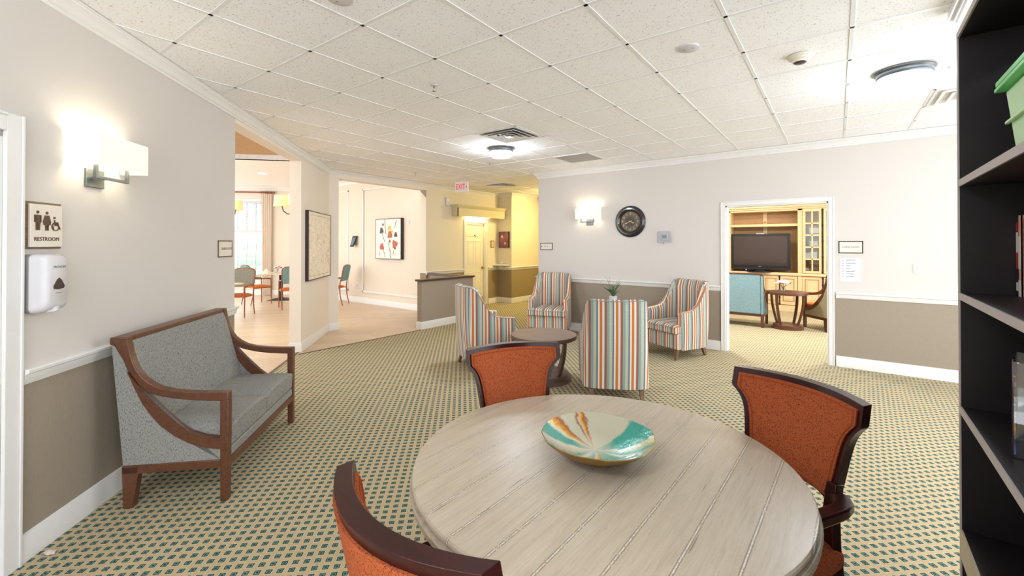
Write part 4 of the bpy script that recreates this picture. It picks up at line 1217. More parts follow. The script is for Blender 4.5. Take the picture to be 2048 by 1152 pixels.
MB().box(-.036, .036, -.006, 0, -.06, .06).build('plate', 'cream_plastic', sw, bevel=.002)
MB().box(-.006, .006, -.016, -.005, -.014, .012).build('toggle', 'cream_plastic', sw, bevel=.002)

# --- map picture on the pier
m = M('vintage_map_print')
x, y, z = m.xyz(); v = m.coord()
n1 = m.noise(m.mapping((3, 3, 3)), 3.2, 7, .75, .9)
l1 = m.math('LESS_THAN', m.math('ABSOLUTE', m.math('SUBTRACT', n1, .5)), .006)
n2 = m.noise(m.mapping((5, 5, 5), loc=(7, 3, 1)), 1.2, 3, .6, .3)
l2 = m.math('LESS_THAN', m.math('ABSOLUTE', m.math('SUBTRACT', n2, .48)), .005)
n3 = m.noise(m.mapping((2, 2, 2), loc=(1, 8, 4)), 2.5, 4, .6)
blot = m.math('MULTIPLY', m.math('GREATER_THAN', n3, .62), .25)
c = m.mix(.4, lin((247, 238, 220)), lin((242, 228, 204)))
c = m.mix(blot, c, lin((150, 120, 90)))
c = m.mix(m.math('MULTIPLY', m.math('MAXIMUM', l1, l2), .65), c, lin((110, 84, 66)))
m.color(c); m.rough(.6); MAT['map'] = m.m
MAT['framedark'] = plain('dark_plum_frame', (52, 36, 40), .4, var=.1)
def picture(name, label, loc, rz, w_, z0, z1, depth, face, fm, border=None):
    t = thing(name, label, 'picture', loc, rz)
    f = .014
    mb = MB(); mb.box(-w_ / 2, w_ / 2, -depth, 0, z0, z0 + f).box(-w_ / 2, w_ / 2, -depth, 0, z1 - f, z1).box(-w_ / 2, -w_ / 2 + f, -depth, 0, z0, z1).box(w_ / 2 - f, w_ / 2, -depth, 0, z0, z1)
    mb.build('frame', fm, t)
    MB().box(-w_ / 2 + f, w_ / 2 - f, -depth + .004, -.004, z0 + f, z1 - f).build('print', face, t)
    if border:
        g = .06; b_ = MB(); y_ = -depth + .003
        for q in ((-w_ / 2 + g, w_ / 2 - g, z0 + g, z0 + g + .004), (-w_ / 2 + g, w_ / 2 - g, z1 - g - .004, z1 - g), (-w_ / 2 + g, -w_ / 2 + g + .004, z0 + g, z1 - g), (w_ / 2 - g - .004, w_ / 2 - g, z0 + g, z1 - g)):
            b_.box(q[0], q[1], y_ - .0006, y_ + .002, q[2], q[3])
        b_.build('border_line', border, t)
    return t
picture('framed_map', 'deep framed vintage map print on the cream pier between the openings', onL(7.72), RZ_L, 1.33, 1.02, 2.10, .05, 'map', 'framedark', 'inkgrey')

# --- flower painting on the dining wall: strokes are built as their own flat paint shapes
m = M('pale_canvas'); f = m.noise(m.mapping((2.2, 2.2, 5), (0, .5, 0)), 3, 5, .65, .7)
m.color(m.ramp(f, [(.3, lin((222, 200, 190))), (.5, lin((240, 232, 222))), (.62, lin((244, 238, 226))), (.75, lin((212, 200, 196)))])); m.rough(.7); MAT['canvas'] = m.m
fp = picture('flower_painting', 'painting of red and yellow poppies on the dining side wall', (-9.17, yP(-9.17), 0), -.0067, 1.03, 1.205, 2.215, .09, 'canvas', 'framedark')
pc = {'grey': plain('paint_grey', (84, 80, 92), .7, var=.35, scale=30), 'red': plain('paint_coral', (188, 98, 80), .7, var=.35, scale=30), 'yel': plain('paint_yellow', (222, 176, 70), .7, var=.25, scale=30), 'dk': plain('paint_plum', (92, 68, 76), .7, var=.3, scale=30), 'stem': plain('paint_stem', (100, 104, 100), .7)}
fr_ = random.Random(11)
def blob(cx_, cz_, r, c_):
    mb = MB(); n = 18; ph = fr_.uniform(0, 6)
    mb.prism([(cx_ + r * (1 + .22 * sin(3 * a + ph) + .12 * sin(7 * a)) * cos(a), cz_ + r * (1 + .22 * sin(3 * a + ph) + .12 * sin(7 * a)) * sin(a)) for a in [2 * pi * i / n for i in range(n)]], 'y', -.0885, -.085)
    mb.build('painted_flower', pc[c_], fp)
def u2(px, py): return (-.515 + (px - 398) / (690 - 398) * 1.03, 2.215 - (py - 110) / (560 - 110) * 1.01)
for (px, py, r, c_) in ((470, 245, .075, 'grey'), (560, 215, .06, 'yel'), (582, 262, .055, 'yel'), (566, 292, .088, 'red'), (632, 292, .06, 'dk'), (474, 425, .085, 'red'), (622, 395, .10, 'red'), (486, 175, .032, 'dk'), (565, 360, .035, 'stem'), (625, 440, .03, 'dk')):
    q = u2(px, py); blob(q[0], q[1], r, c_)
stm = MB()
for pts in ([(476, 275), (495, 330), (508, 370)], [(508, 115), (512, 200), (520, 280)], [(560, 370), (555, 420), (572, 480), (575, 550)], [(490, 460), (505, 500), (512, 540)], [(640, 130), (628, 180), (622, 215)], [(612, 460), (604, 500)], [(440, 480), (452, 520)]):
    stm.tube([(u2(*p)[0], -.0865, u2(*p)[1]) for p in pts], .008, 6)
stm.build('painted_stems', pc['stem'], fp)
# --- small items on the dining side wall
ph = thing('wall_tablet', 'small black tablet on a bracket left of the flower painting', 'tablet', (-10.69, yP(-10.69), 1.65), -.0067)
MB().hexa([(-.10, -.12, -.15), (.06, -.12, -.15), (.06, -.135, -.14), (-.10, -.135, -.14)], [(-.10, -.02, .15), (.10, -.02, .15), (.10, -.05, .15), (-.10, -.05, .15)]).build('case', 'black_plastic', ph, bevel=.005)
MB().hexa([(-.075, -.1335, -.10), (.045, -.1335, -.10), (.045, -.129, -.10), (-.075, -.129, -.10)], [(-.075, -.058, .12), (.07, -.058, .12), (.07, -.053, .12), (-.075, -.053, .12)]).build('screen', plain('blue_grey_screen', (96, 116, 140), .15), ph)
MB().box(-.05, .05, -.03, 0, -.10, .12).build('bracket', 'grey_plastic', ph)
ou = thing('power_outlet', 'white outlet low on the dining side wall below the tablet', 'outlet', (-10.66, yP(-10.66), .425), -.0067)
MB().box(-.04, .04, -.008, 0, -.065, .065).build('plate', 'white_plastic', ou, bevel=.002)
MB().box(-.016, .016, -.011, -.007, .01, .042).box(-.016, .016, -.011, -.007, -.042, -.01).build('socket', 'cream_plastic', ou)
s2 = thing('light_switch', 'white switch plate right of the flower painting', 'switch', (-8.46, yP(-8.46), 2.11), -.0067)
MB().box(-.04, .04, -.008, 0, -.065, .065).build('plate', 'white_plastic', s2, bevel=.002)
MB().box(-.012, .012, -.014, -.007, -.025, .025).build('rocker', 'white_plastic', s2)

# --- corridor wall items
def onB(y, off=0.0, z=0.0): return (bx(y) + off, y, z)
st = thing('alarm_strobe', 'white alarm strobe high on the wall left of the valance', 'alarm', onB(7.32, 0, 2.585), rzB)
MB().box(-.058, .058, -.045, 0, -.095, .095).build('body', 'white_plastic', st, bevel=.008)
MB().box(-.03, .03, -.06, -.044, -.06, .0).build('lens', 'clear', st, bevel=.004)
rn = thing('room_number_plate', 'small framed plate between the corridor door and the alcove', 'sign', onB(9.03, 0, 1.575), rzB)
MB().box(-.065, .065, -.012, 0, -.095, .095).build('frame', 'blackframe', rn, bevel=.002)
MB().box(-.05, .05, -.014, -.010, -.08, .08).build('panel', plain('brass_cream_plate', (214, 190, 130), .5), rn)
m = M('plum_print'); m.color(m.ramp(m.noise(m.coord(), 9, 4, .7), [(.35, lin((120, 70, 100))), (.6, lin((160, 96, 110))), (.75, lin((190, 130, 120)))])); m.rough(.5); MAT['plum'] = m.m
pp = picture('framed_print', 'black framed plum print in the corridor alcove', (-7.425, 9.31, 0), 0, .335, 1.485, 1.912, .045, 'plum', 'blackframe')
dmb = MB()
for (cx_, cz_, r) in ((-.06, 1.78, .028), (.045, 1.60, .025)):
    dmb.prism([(cx_ + r * cos(2 * pi * i / 14), cz_ + r * 1.2 * sin(2 * pi * i / 14)) for i in range(14)], 'y', -.0445, -.04)
dmb.build('pale_flower', plain('pale_yellow_paint', (232, 212, 140), .6), pp)
cs = thing('corner_shelf', 'small white corner shelf below the plum print', 'shelf', (-7.62, 9.31, 1.0))
MB().prism([(.0, 0), (.36, 0), (.33, -.10), (.25, -.19), (.12, -.24), (.0, -.25)], 'z', .0, .03).build('board', 'trim', cs, bevel=.005)
MB().prism([(-.0, 0), (-.16, 0), (-.05, -.12)], 'x', .12, .14).build('bracket', 'trim', cs)
orn = thing('ornament', 'little white ornament on the corner shelf', 'ornament', (-7.47, 9.22, 1.03))
ob = MB(); ob.ball((0, 0, .02), .025, 12, (1.4, .8, .8)); ob.ball((.035, 0, .045), .02, 10); ob.ball((-.04, 0, .03), .022, 10); ob.ball((0, 0, .05), .02, 10); ob.build('figure', 'white_plastic', orn, smooth=60)

# --- exit sign
ex = thing('exit_sign', 'hanging exit sign with red letters at the corridor mouth', 'sign', (-6.49, 6.69, CEIL), YAW + radians(-24))
MB().box(-.07, .07, -.03, .03, -.02, 0).build('canopy', 'white_plastic', ex, bevel=.003)
MB().box(-.02, .02, -.012, .012, -.05, -.02).build('stem', 'white_plastic', ex)
MB().box(-.155, .155, -.022, .022, -.27, -.05).build('housing', plain('exit_housing_white', (226, 216, 214), .45, var=.02), ex, bevel=.004)
MAT['exitred'] = glow('exit_red', (226, 16, 62), 0.12)
MB().text('EXIT', .165, (-.018, -.0235, -.160), .003, sx=.66).prism([(.118, -.130), (.142, -.160), (.118, -.190)], 'y', -.025, -.021).build('lettering', 'exitred', ex)

# --- flush ceiling lamps
MAT['lampglass'] = glow('lamp_glass_white', (234, 243, 255), CEILING_LAMP)
def ceiling_lamp(label, loc, group, rz=0):
    t = thing('ceiling_lamp', label, 'ceiling lamp', loc, rz, group)
    MB().lathe([(0, 0), (.185, 0), (.185, -.008), (.172, -.02), (.170, -.036), (.176, -.044), (.172, -.056), (.155, -.058), (0, -.058)], 48).build('base', 'pewter', t, smooth=35)
    MB().lathe([(.152, -.058), (.154, -.075), (.146, -.105), (.122, -.122), (.07, -.130), (0, -.132)], 48).build('glass', 'lampglass', t, smooth=50)
    rb = MB()
    for k in range(3):
        a = k * 2 * pi / 3; rb.tube([(r * cos(a), r * sin(a), z) for r, z in ((.155, -.06), (.156, -.078), (.148, -.107), (.123, -.125), (.07, -.133), (0, -.135))], .0022, 6)
    rb.build('wire', 'pewter', t, smooth=60)
    return t
GL_ = 'flush round ceiling lamps'
c1 = ceiling_lamp('round flush ceiling lamp glowing white near the square vent', (-3.935, 4.85, CEIL), GL_, .4)
dup(c1, 'large round flush ceiling lamp glowing white left of the dark bookcase', (.33, 4.58, CEIL), 1.2, GL_)
for k, (x_, y_) in enumerate(((-1.0, -.9), (1.6, .4))):  # unseen extra lamps, added to raise the overall brightness
    dup(c1, 'added unseen ceiling lamp behind the camera, for brightness', (x_, y_, CEIL), .2, GL_)
MAT['warmglass'] = glow('lamp_glass_warm', (255, 228, 150), HALL_LAMP)
MAT['livingfill'] = glow('fill_lamp_glass_living', (255, 251, 246), 150)
MAT['livingwarm'] = glow('lamp_glass_living_warm', (255, 238, 206), 50)
hl = ceiling_lamp('warm round ceiling lamp down the corridor, hidden behind the far wall', (-5.9, 9.7, CEIL), GL_)
hl.children[1].data = hl.children[1].data.copy(); hl.children[1].data.materials[0] = MAT['warmglass']
for k_, (x_, y_) in enumerate(((-2.3, 8.6), (.3, 8.9), (-2.0, 10.9), (.6, 11.0))):  # out of view: neutral front pair added to brighten, rear pair warms the cabinet
    ll = dup(hl, 'added ceiling lamp brightening the living room, hidden by the far wall', (x_, y_, CEIL), 0, GL_)
    ll.children[1].data = c1.children[1].data.copy() if k_ < 2 else ll.children[1].data.copy()
    ll.children[1].data.materials[0] = MAT['livingfill'] if k_ < 2 else MAT['livingwarm']
# --- ceiling vents
def vent(label, c, sz, mat, group, rings_=3):
    t = thing('ceiling_vent', label, 'vent', (c.x, c.y, CEIL), RZ_G, group)
    h = sz / 2
    MB().box(-h, h, -h, h, -.001, .007).build('backing', 'smoke', t)
    def sq(mb, r, w_, z0, z1):
        for q in ((-r, r, -r, -r + w_), (-r, r, r - w_, r), (-r, -r + w_, -r, r), (r - w_, r, -r, r)): mb.box(q[0], q[1], q[2], q[3], z0, z1)
    mb = MB(); sq(mb, h, .022, -.006, .0); mb.build('frame', 'tee', t)
    for k in range(rings_):
        r = h * (.84 - .25 * k); mb = MB()
        a, b = r, r - .030
        P = [(-a, -a), (a, -a), (a, a), (-a, a)]; Q = [(-b, -b), (b, -b), (b, b), (-b, b)]
        for i in range(4):
            j = (i + 1) % 4
            mb.hexa([(*P[i], -.024), (*P[j], -.024), (*Q[j], -.006), (*Q[i], -.006)], [(*P[i], -.020), (*P[j], -.020), (*Q[j], -.002), (*Q[i], -.002)])
        mb.build('louvre', 'tee', t)
    mb = MB(); mb.box(-h * .12, h * .12, -h * .12, h * .12, -.028, -.022); mb.build('centre_plate', 'tee', t)
    return t
GVN = 'square ceiling diffusers'
v1 = vent('square ceiling diffuser with dark slots in front of the nearer lamp', G(4.5, .5), .585, 'trim', GVN)
dup(v1, 'square ceiling diffuser at the corridor mouth, right of the exit sign', (-6.40, 7.90, CEIL), RZ_G, GVN)
v3 = dup(v1, 'square white ceiling diffuser beside the top of the dark bookcase', tuple(G(6.5, 7.5)), RZ_G, GVN)
v3.children[0].data = v3.children[0].data.copy(); v3.children[0].data.materials[0] = MAT['cream_plastic']
gt = thing('return_grille', 'plain grey square return panel in the ceiling near the far wall', 'vent', tuple(G(7.5, .5)), RZ_G)
MB().box(-.29, .29, -.29, .29, -.002, .007).build('panel', plain('grey_grille', (172, 170, 168), .6, var=.04, scale=300), gt)
fr2 = MB()
for q in ((-.30, .30, -.30, -.285), (-.30, .30, .285, .30), (-.30, -.285, -.30, .30), (.285, .30, -.30, .30)): fr2.box(q[0], q[1], q[2], q[3], -.004, .002)
fr2.build('frame', 'tee', gt)
# --- sprinklers, smoke detector, cover plates, strip
def sprinkler(label, loc, group):
    t = thing('fire_sprinkler', label, 'sprinkler', loc, 0, group)
    MB().lathe([(0, 0), (.033, 0), (.031, -.005), (.022, -.008), (.012, -.010), (0, -.010)], 24).build('escutcheon', 'white_plastic', t, smooth=40)
    mb = MB(); mb.tube([(0, 0, -.01), (0, 0, -.026)], .009, 10); mb.tube([(.009, 0, -.024), (.011, 0, -.036), (.003, 0, -.05)], .0025, 6); mb.tube([(-.009, 0, -.024), (-.011, 0, -.036), (-.003, 0, -.05)], .0025, 6); mb.cyl((0, 0), .014, -.055, -.051, 16)
    mb.build('head', 'chrome', t, smooth=40)
    return t
GS = 'ceiling fire sprinklers'
sp1 = sprinkler('fire sprinkler head nearest the camera, above the settee side', (-2.809, 2.557, CEIL), GS)
dup(sp1, 'fire sprinkler head beside the glowing lamp near the square vent', (-4.80, 5.62, CEIL), 0, GS)
dup(sp1, 'fire sprinkler head left of the exit sign', (-6.55, 5.50, CEIL), 0, GS)
sm = thing('smoke_detector', 'cream smoke detector on the ceiling left of the large lamp', 'smoke detector', (-.289, 3.769, CEIL))
MB().lathe([(0, 0), (.078, 0), (.078, -.010), (.066, -.018), (.064, -.026), (.05, -.034), (.046, -.046), (.028, -.05)], 36).build('body', 'cream_plastic', sm, smooth=35)
MB().lathe([(.044, -.040), (.040, -.050), (.03, -.056), (0, -.058)], 24).build('sensor', 'smoke', sm, smooth=40)
for lab, p_ in (('round white cover plate on the ceiling left of the smoke detector', (-.886, 3.145)), ('round white cover plate at the top edge of the view', (-2.225, 1.335))):
    d_ = thing('cover_plate', lab, 'cover plate', (p_[0], p_[1], CEIL), 0, 'round ceiling cover plates')
    MB().lathe([(0, -.008), (.066, -.008), (.07, -.005), (.07, .007)], 40).build('plate', 'white_plastic', d_, smooth=40)
    sc_ = MB()
    for sx in (-.03, .03): sc_.cyl((sx, 0), .005, -.010, -.007, 10)
    sc_.build('screw', 'grey_plastic', d_)
sl = thing('ceiling_strip', 'white strip fixture on the ceiling above the dark bookcase', 'strip light', (.485, 2.985, CEIL), 0)
MB().box(-.035, .035, -.62, .62, -.05, .0).build('housing', 'trim', sl, bevel=.006)
MB().tube([(0, -.60, -.055), (0, .60, -.055)], .016, 12).build('tube', 'white_plastic', sl, smooth=50)
# --- scrap of paper on the carpet
ps = MB(); pr_ = random.Random(4)
ps.grid(lambda u, v: (-.03 + .06 * u + pr_.uniform(-.004, .004), -.02 + .04 * v + pr_.uniform(-.004, .004), .003 + pr_.uniform(0, .012)), 5, 4)
so = ps.build('paper_scrap', plain('scrap_white', (226, 214, 206), .8), None, smooth=80); so.location = (-3.262, .352, 0); so.rotation_euler = (0, 0, .5)
tag(so, 'crumpled white paper scrap on the carpet by the left baseboard', 'litter')

# ================================================================== DINING ROOM BEYOND THE LEFT OPENINGS
def cafe_chair(label, loc, rz, group, back, seatm, legm='chairwood'):
    t = thing('cafe_chair', label, 'chair', loc, rz, group)
    top = [(-.20, .62), (.20, .62), (.215, .70), (.22, .94), (.205, .985), (.15, 1.015), (0, 1.03), (-.15, 1.015), (-.205, .985), (-.22, .94), (-.215, .70)]
    bk = MB()
    bk.loft([[(x, -.235 - .04 - (z - .62) * .20, z) for x, z in top], [(x, -.235 - (z - .62) * .20, z) for x, z in top]])
    bk.build('backrest', back, t, bevel=.01, smooth=40)
    rim = [(x * 1.03, -.255 - (z - .62) * .20, z + (.006 if z > .9 else 0)) for x, z in top[1:]]
    MB().tube(rim, .015, 8, up=(0, 1, 0)).build('back_rim', legm, t, smooth=60)
    for sx in (-1, 1):
        MB().tube([(sx * .225, -.25, .66), (sx * .225, -.225, .47), (sx * .222, -.24, .25), (sx * .22, -.30, 0)], [.014, .016, .014, .011], 8).build('leg', legm, t, smooth=60)
        MB().tube([(sx * .225, .22, .655), (sx * .225, .225, .45), (sx * .225, .235, 0)], [.012, .014, .011], 8).build('leg', legm, t, smooth=60)
        MB().tube([(sx * .225, -.262, .70), (sx * .245, -.10, .685), (sx * .245, .10, .675), (sx * .225, .225, .660)], .016, 8).build('arm', legm, t, smooth=60)
        MB().rod((sx * .222, -.22, .435), (sx * .222, .225, .435), .011, 8).build('seat_rail', legm, t, smooth=60)
    def st(u, v):
        ed = (1 - abs(2 * u - 1) ** 4) * (1 - abs(2 * v - 1) ** 4); return ((2 * u - 1) * .222, -.20 + .44 * v, .455 + .045 * ed ** .5)
    MB().solid(st, lambda u, v: ((2 * u - 1) * .222, -.20 + .44 * v, .432), 10, 10).build('seat', seatm, t, bevel=.008, smooth=60)
    return t
GC = 'upholstered dining room chairs with arms'
cA = cafe_chair('grey olive backed dining chair at the left edge of the dining opening', (-10.66, 3.99, 0), face(.73, -.68), GC, 'olive_vinyl', 'rust_vinyl')
cB_ = cafe_chair('teal backed dining chair in side view in front of the bright window', (-12.42, 5.12, 0), face(-.12, .99), GC, 'teal_vinyl', 'orange_seat')
c3 = dup(cB_, 'teal backed dining chair partly hidden by the cream pier, left opening', (-11.02, 5.30, 0), face(-.95, .30), GC)
c4 = dup(cB_, 'teal backed dining chair right of the cream pier, in the passage opening', (-10.72, 6.30, 0), face(-.80, -.60), GC)
def ped_table(label, loc, rz, sx, sy, h, topm, legm, group):
    t = thing('pedestal_table', label, 'table', loc, rz, group)
    MB().box(-sx, sx, -sy, sy, h - .032, h).build('tabletop', topm, t, bevel=.006)
    MB().cyl((0, 0), .05, .02, h - .032, 20).build('post', legm, t, smooth=40)
    MB().hexa([(-.30, -.30, 0), (.30, -.30, 0), (.30, .30, 0), (-.30, .30, 0)], [(-.055, -.055, .06), (.055, -.055, .06), (.055, .055, .06), (-.055, .055, .06)]).build('base', legm, t, bevel=.004)
    return t
GT = 'dining room pedestal tables'
MAT['paletop'] = plain('pale_table_laminate', (222, 212, 198), .35, var=.03)
t1 = ped_table('pale dining table with folded napkins and flowers by the dining window', (-12.86, 5.92, 0), RZ_D, .46, .46, .76, 'paletop', 'iron', GT)
dup(t1, 'pale dining table at the left edge of the dining opening', (-10.30, 3.30, 0), YAW, GT)
NAP = plain('cream_napkin_cloth', (240, 224, 196), .9, var=.03)
def napkin(label, loc, rz):
    o = MB()
    pts = [(-.11, -.08, 0), (.11, -.08, 0), (.11, .08, 0), (-.11, .08, 0)]
    o.hexa(pts, [(-.012, -.004, .125), (.012, -.004, .125), (.012, .004, .125), (-.012, .004, .125)])
    q = o.build('folded_napkin', NAP, None, bevel=.004); q.location = loc; q.rotation_euler = (0, 0, rz)
    return tag(q, label, 'napkin', 'folded napkins on the dining table')
napkin('cream napkin folded to a peak, left of the flowers in the dining room', (-13.02, 5.60, .76), .5)
napkin('cream napkin folded to a peak, right of the flowers beside the pier', (-12.62, 6.18, .76), .9)
def posy(name, label, loc, cols, r, vase):
    t = thing(name, label, 'flowers', loc)
    MB().lathe([(0, .002), (.04, .002), (.045, .01), (.045, .09), (.042, .09), (.042, .012), (0, .012)], 20).build('vase', vase, t, smooth=40)
    g = random.Random(9)
    for k in range(22):
        a = k * 2.4; e = .25 + .75 * ((k * 7) % 22) / 22
        mb = MB(); c = (r * .75 * e * cos(a), r * .75 * e * sin(a), .115 + r * .75 * (1 - e * .7))
        for j in range(6):
            b = j * pi / 3 + k; mb.ball((c[0] + .02 * cos(b), c[1] + .02 * sin(b), c[2]), .026, 8, (1, 1, .6))
        mb.ball((c[0], c[1], c[2] + .008), .012, 8)
        mb.build('blossom', cols[k % len(cols)], t, smooth=60)
    mb = MB()
    for k in range(8):
        a = k * .785; mb.tube([(0, 0, .03), (.03 * cos(a), .03 * sin(a), .10), (.06 * cos(a), .06 * sin(a), .13)], .003, 5)
    mb.build('stems', 'leaf', t)
    return t
WHF = plain('white_petal', (240, 234, 230), .7, var=.03); PKF = plain('crimson_petal', (190, 50, 70), .7); PCF = plain('peach_petal', (240, 200, 180), .7)
posy('flower_vase', 'small vase of white and crimson flowers on the dining room table', (-13.06, 5.92, .76), [WHF, PCF, WHF, PKF, WHF], .10, 'clear')

# window with blind, curtain, rod
WY = 0.0
fr_w = thing('window_1', 'dining window', 'window')
del fr_w['category']; del fr_w['label']
fr_w['kind'] = 'structure'
fr_w.location = onD(0); fr_w.rotation_euler = (0, 0, RZ_D)
wf = MB()
for q in ((WX0 - .06, WX0, WZ0, WZ1), (WX1, WX1 + .06, WZ0, WZ1), (WX0 - .06, WX1 + .06, WZ1, WZ1 + .07), (WX0 - .08, WX1 + .08, WZ0 - .07, WZ0)):
    wf.box(q[0], q[1], -.02, .0, q[2], q[3])
struct(wf.build('window_trim', 'trim', fr_w, bevel=.004))
sm_ = MB()
def sash(z0, z1, y_):
    sm_.box(WX0, WX1, y_, y_ + .04, z0, z0 + .05); sm_.box(WX0, WX1, y_, y_ + .04, z1 - .05, z1)
    n = 7
    for k in range(n + 1):
        x_ = WX0 + (WX1 - WX0) * k / n; h_ = .022 if k in (0, n) else .011
        sm_.box(max(WX0, x_ - h_), min(WX1, x_ + h_), y_ + .005, y_ + .035, z0, z1)
    for k in range(1, 4):
        z_ = z0 + (z1 - z0) * k / 4; sm_.box(WX0, WX1, y_ + .008, y_ + .032, z_ - .011, z_ + .011)
sash(1.30, WZ1, .09); sash(WZ0, 1.34, .05)
struct(sm_.build('window_sash', 'trim', fr_w))
struct(MB().box(WX0, WX1, .115, .119, 1.30, WZ1).box(WX0, WX1, .075, .079, WZ0, 1.30).build('window_glass', 'clear', fr_w))
bl = thing('window_blind', 'white slatted blind drawn half way down the dining window', 'blind', onD(0), RZ_D)
bm_ = MB()
for k in range(24):
    z_ = WZ1 - .07 - k * .0375
    bm_.hexa([(WX0 + .01, .012, z_), (WX1 - .01, .012, z_), (WX1 - .01, .052, z_ + .016), (WX0 + .01, .052, z_ + .016)], [(WX0 + .01, .012, z_ + .003), (WX1 - .01, .012, z_ + .003), (WX1 - .01, .052, z_ + .019), (WX0 + .01, .052, z_ + .019)])
bm_.build('slats', 'white_plastic', bl)
MB().box(WX0 + .005, WX1 - .005, .0, .06, WZ1 - .055, WZ1 - .002).build('head_rail', 'white_plastic', bl)
MB().box(WX0 + .01, WX1 - .01, .008, .05, 1.93, 1.985).build('bottom_rail', plain('blind_rail_grey', (206, 198, 190), .5), bl)
ro = thing('curtain_rod', 'dark reddish curtain rod across the top of the dining window', 'curtain rod', onD(0), RZ_D)
MB().rod((-8.4, -.09, 3.165), (-5.22, -.09, 3.165), .022, 12).build('rod', 'chairwood', ro, smooth=60)
MB().ball((-5.20, -.09, 3.165), .038, 12).build('finial', 'chairwood', ro, smooth=60)
MB().box(-5.40, -5.37, -.09, 0, 3.15, 3.18).build('bracket', 'chairwood', ro)
for k in range(6):
    x_ = -5.56 + .058 * k; mb = MB(); mb.tube([(x_, -.09 + .034 * cos(a), 3.165 + .034 * sin(a)) for a in [2 * pi * j / 12 for j in range(13)]], .007, 6); mb.build('ring', 'chairwood', ro, smooth=60)
cu_ = thing('curtain', 'long beige pleated curtain at the right of the dining window', 'curtain', onD(0), RZ_D)
def curt(off):
    def fn(u, v):
        z_ = 3.125 - v * 3.115; wd = .31 - .06 * v; x_ = -5.40 + .0 * v + (u - .5) * wd + .01 * v
        return (x_, -.09 + off + .032 * sin(u * 2 * pi * 5.5), z_)
    return fn
MB().solid(curt(-.002), curt(.002), 66, 8).build('panel', 'curtain', cu_, smooth=60)

# chandeliers with drum shades
MAT['goldshade'] = glow('golden_lamp_shade', (232, 204, 146), 0.22)
def chandelier(label, loc, group):
    t = thing('chandelier', label, 'chandelier', loc, 0, group)
    for k in range(3):
        a = radians(96 + 120 * k); c, s_ = cos(a), sin(a); R_ = .30
        sh = MB(); sh.lathe([(.152, .0), (.165, .0), (.150, .235), (.146, .235), (.158, .004)], 28, (R_ * c, R_ * s_, 0)); sh.build('lamp_shade', 'goldshade', t, smooth=40)
        MB().tube([(0, 0, -.10), (.06 * c, .06 * s_, -.15), (.17 * c, .17 * s_, -.165), (.265 * c, .265 * s_, -.10), (.30 * c, .30 * s_, .02)], .011, 8).build('arm', 'bronze', t, smooth=60)
    MB().tube([(0, 0, -.12), (0, 0, 3.325 - loc[2] if False else DC - loc[2])], .011, 8).build('rod', 'bronze', t, smooth=60)
    MB().lathe([(0, DC - loc[2]), (.07, DC - loc[2]), (.05, DC - loc[2] - .03), (0, DC - loc[2] - .03)], 20).build('canopy', 'bronze', t, smooth=40)
    return t
GD = 'dining room chandeliers'
d1 = chandelier('chandelier with golden drum shades in front of the beige curtain', (-9.60, 4.72, 2.40), GD)
dup(d1, 'chandelier with golden drum shades at the left edge of the dining opening', (-12.55, 4.45, 2.44), radians(40), GD)
rl = MB(); rl.lathe([(0, -.004), (.085, -.004), (.10, 0), (.10, .002)], 28); MAT['canglow'] = glow('recessed_lamp_glow', (255, 250, 240), 6)
q = rl.build('recessed_light', 'canglow', None, smooth=40); q.location = (-11.55, 4.86, DC - .001); tag(q, 'round recessed light in the white dining room ceiling', 'recessed light')
# outdoors beyond the window
MAT['lawn'] = plain('pale_lawn', (150, 176, 120), .95, var=.2, scale=3); MAT['bush'] = plain('bush_green', (110, 160, 110), .8, var=.4, scale=6)
gr = MB(); P_ = [onD(-40, DS + .3), onD(30, DS + .3), onD(30, DS + 45), onD(-40, DS + 45)]
gr.hexa([(p[0], p[1], -.30) for p in P_], [(p[0], p[1], -.14) for p in P_]); struct(gr.build('ground', 'lawn'))
for k, (tt, ss, r_) in enumerate(((-7.5, 4.6, 1.0), (-5.1, 5.6, .9), (-10.1, 5.2, 1.1))):
    gb_ = random.Random(20 + k); mb = MB()
    for j in range(26):
        a = gb_.uniform(0, 6.28); e = gb_.uniform(0, 1) ** .5; mb.ball((r_ * .75 * e * cos(a), r_ * .75 * e * sin(a), gb_.uniform(.2, 1.7) * r_), gb_.uniform(.22, .38) * r_, 8)
    o = mb.build('garden_shrub', 'bush', None, smooth=50); o.location = onD(tt, DS + ss, -.14)
    tag(o, ('pale green shrub outside the dining window, middle', 'pale green shrub outside the dining window, right by the curtain', 'pale green shrub outside the dining window, far left')[k], 'shrub', 'shrubs outside the dining window')

# ================================================================== LIVING ROOM BEYOND THE DOORWAY
YC = 12.12
tv = thing('media_cabinet', 'large honey oak media cabinet behind the television in the living room', 'cabinet', (-1.70, YC, 0))
X = lambda x: x + 1.70
Dp = .42
cx0, cx1 = -3.62, .22
ca = MB()
for (a, b) in ((cx0, cx0 + .05), (-2.50, -2.41), (-.99, -.895), (cx1 - .05, cx1)): ca.box(X(a), X(b), 0, Dp, .90, 2.40)
for (a, b) in ((cx0, cx0 + .05), (-2.50, -2.41), (-.99, -.91), (cx1 - .05, cx1)): ca.box(X(a), X(b), -.02, Dp, .147, .84)
ca.box(X(cx0), X(cx1), .0, Dp, 2.36, 2.42)
ca.build('carcass', 'honey', tv, bevel=.004)
MB().box(X(cx0), X(cx1), Dp - .02, Dp, .147, 2.40).build('back_panel', 'honey_back', tv)
MB().box(X(-1.745), X(-1.655), Dp - .045, Dp - .02, .91, 2.36).build('centre_post', 'honey', tv, bevel=.003)
gm_ = MB(); gm_.tube([(X(-1.70), Dp - .05, 2.115), (X(-1.70), Dp - .044, 2.115)], .03, 16); gm_.build('grommet', 'honey_back', tv)
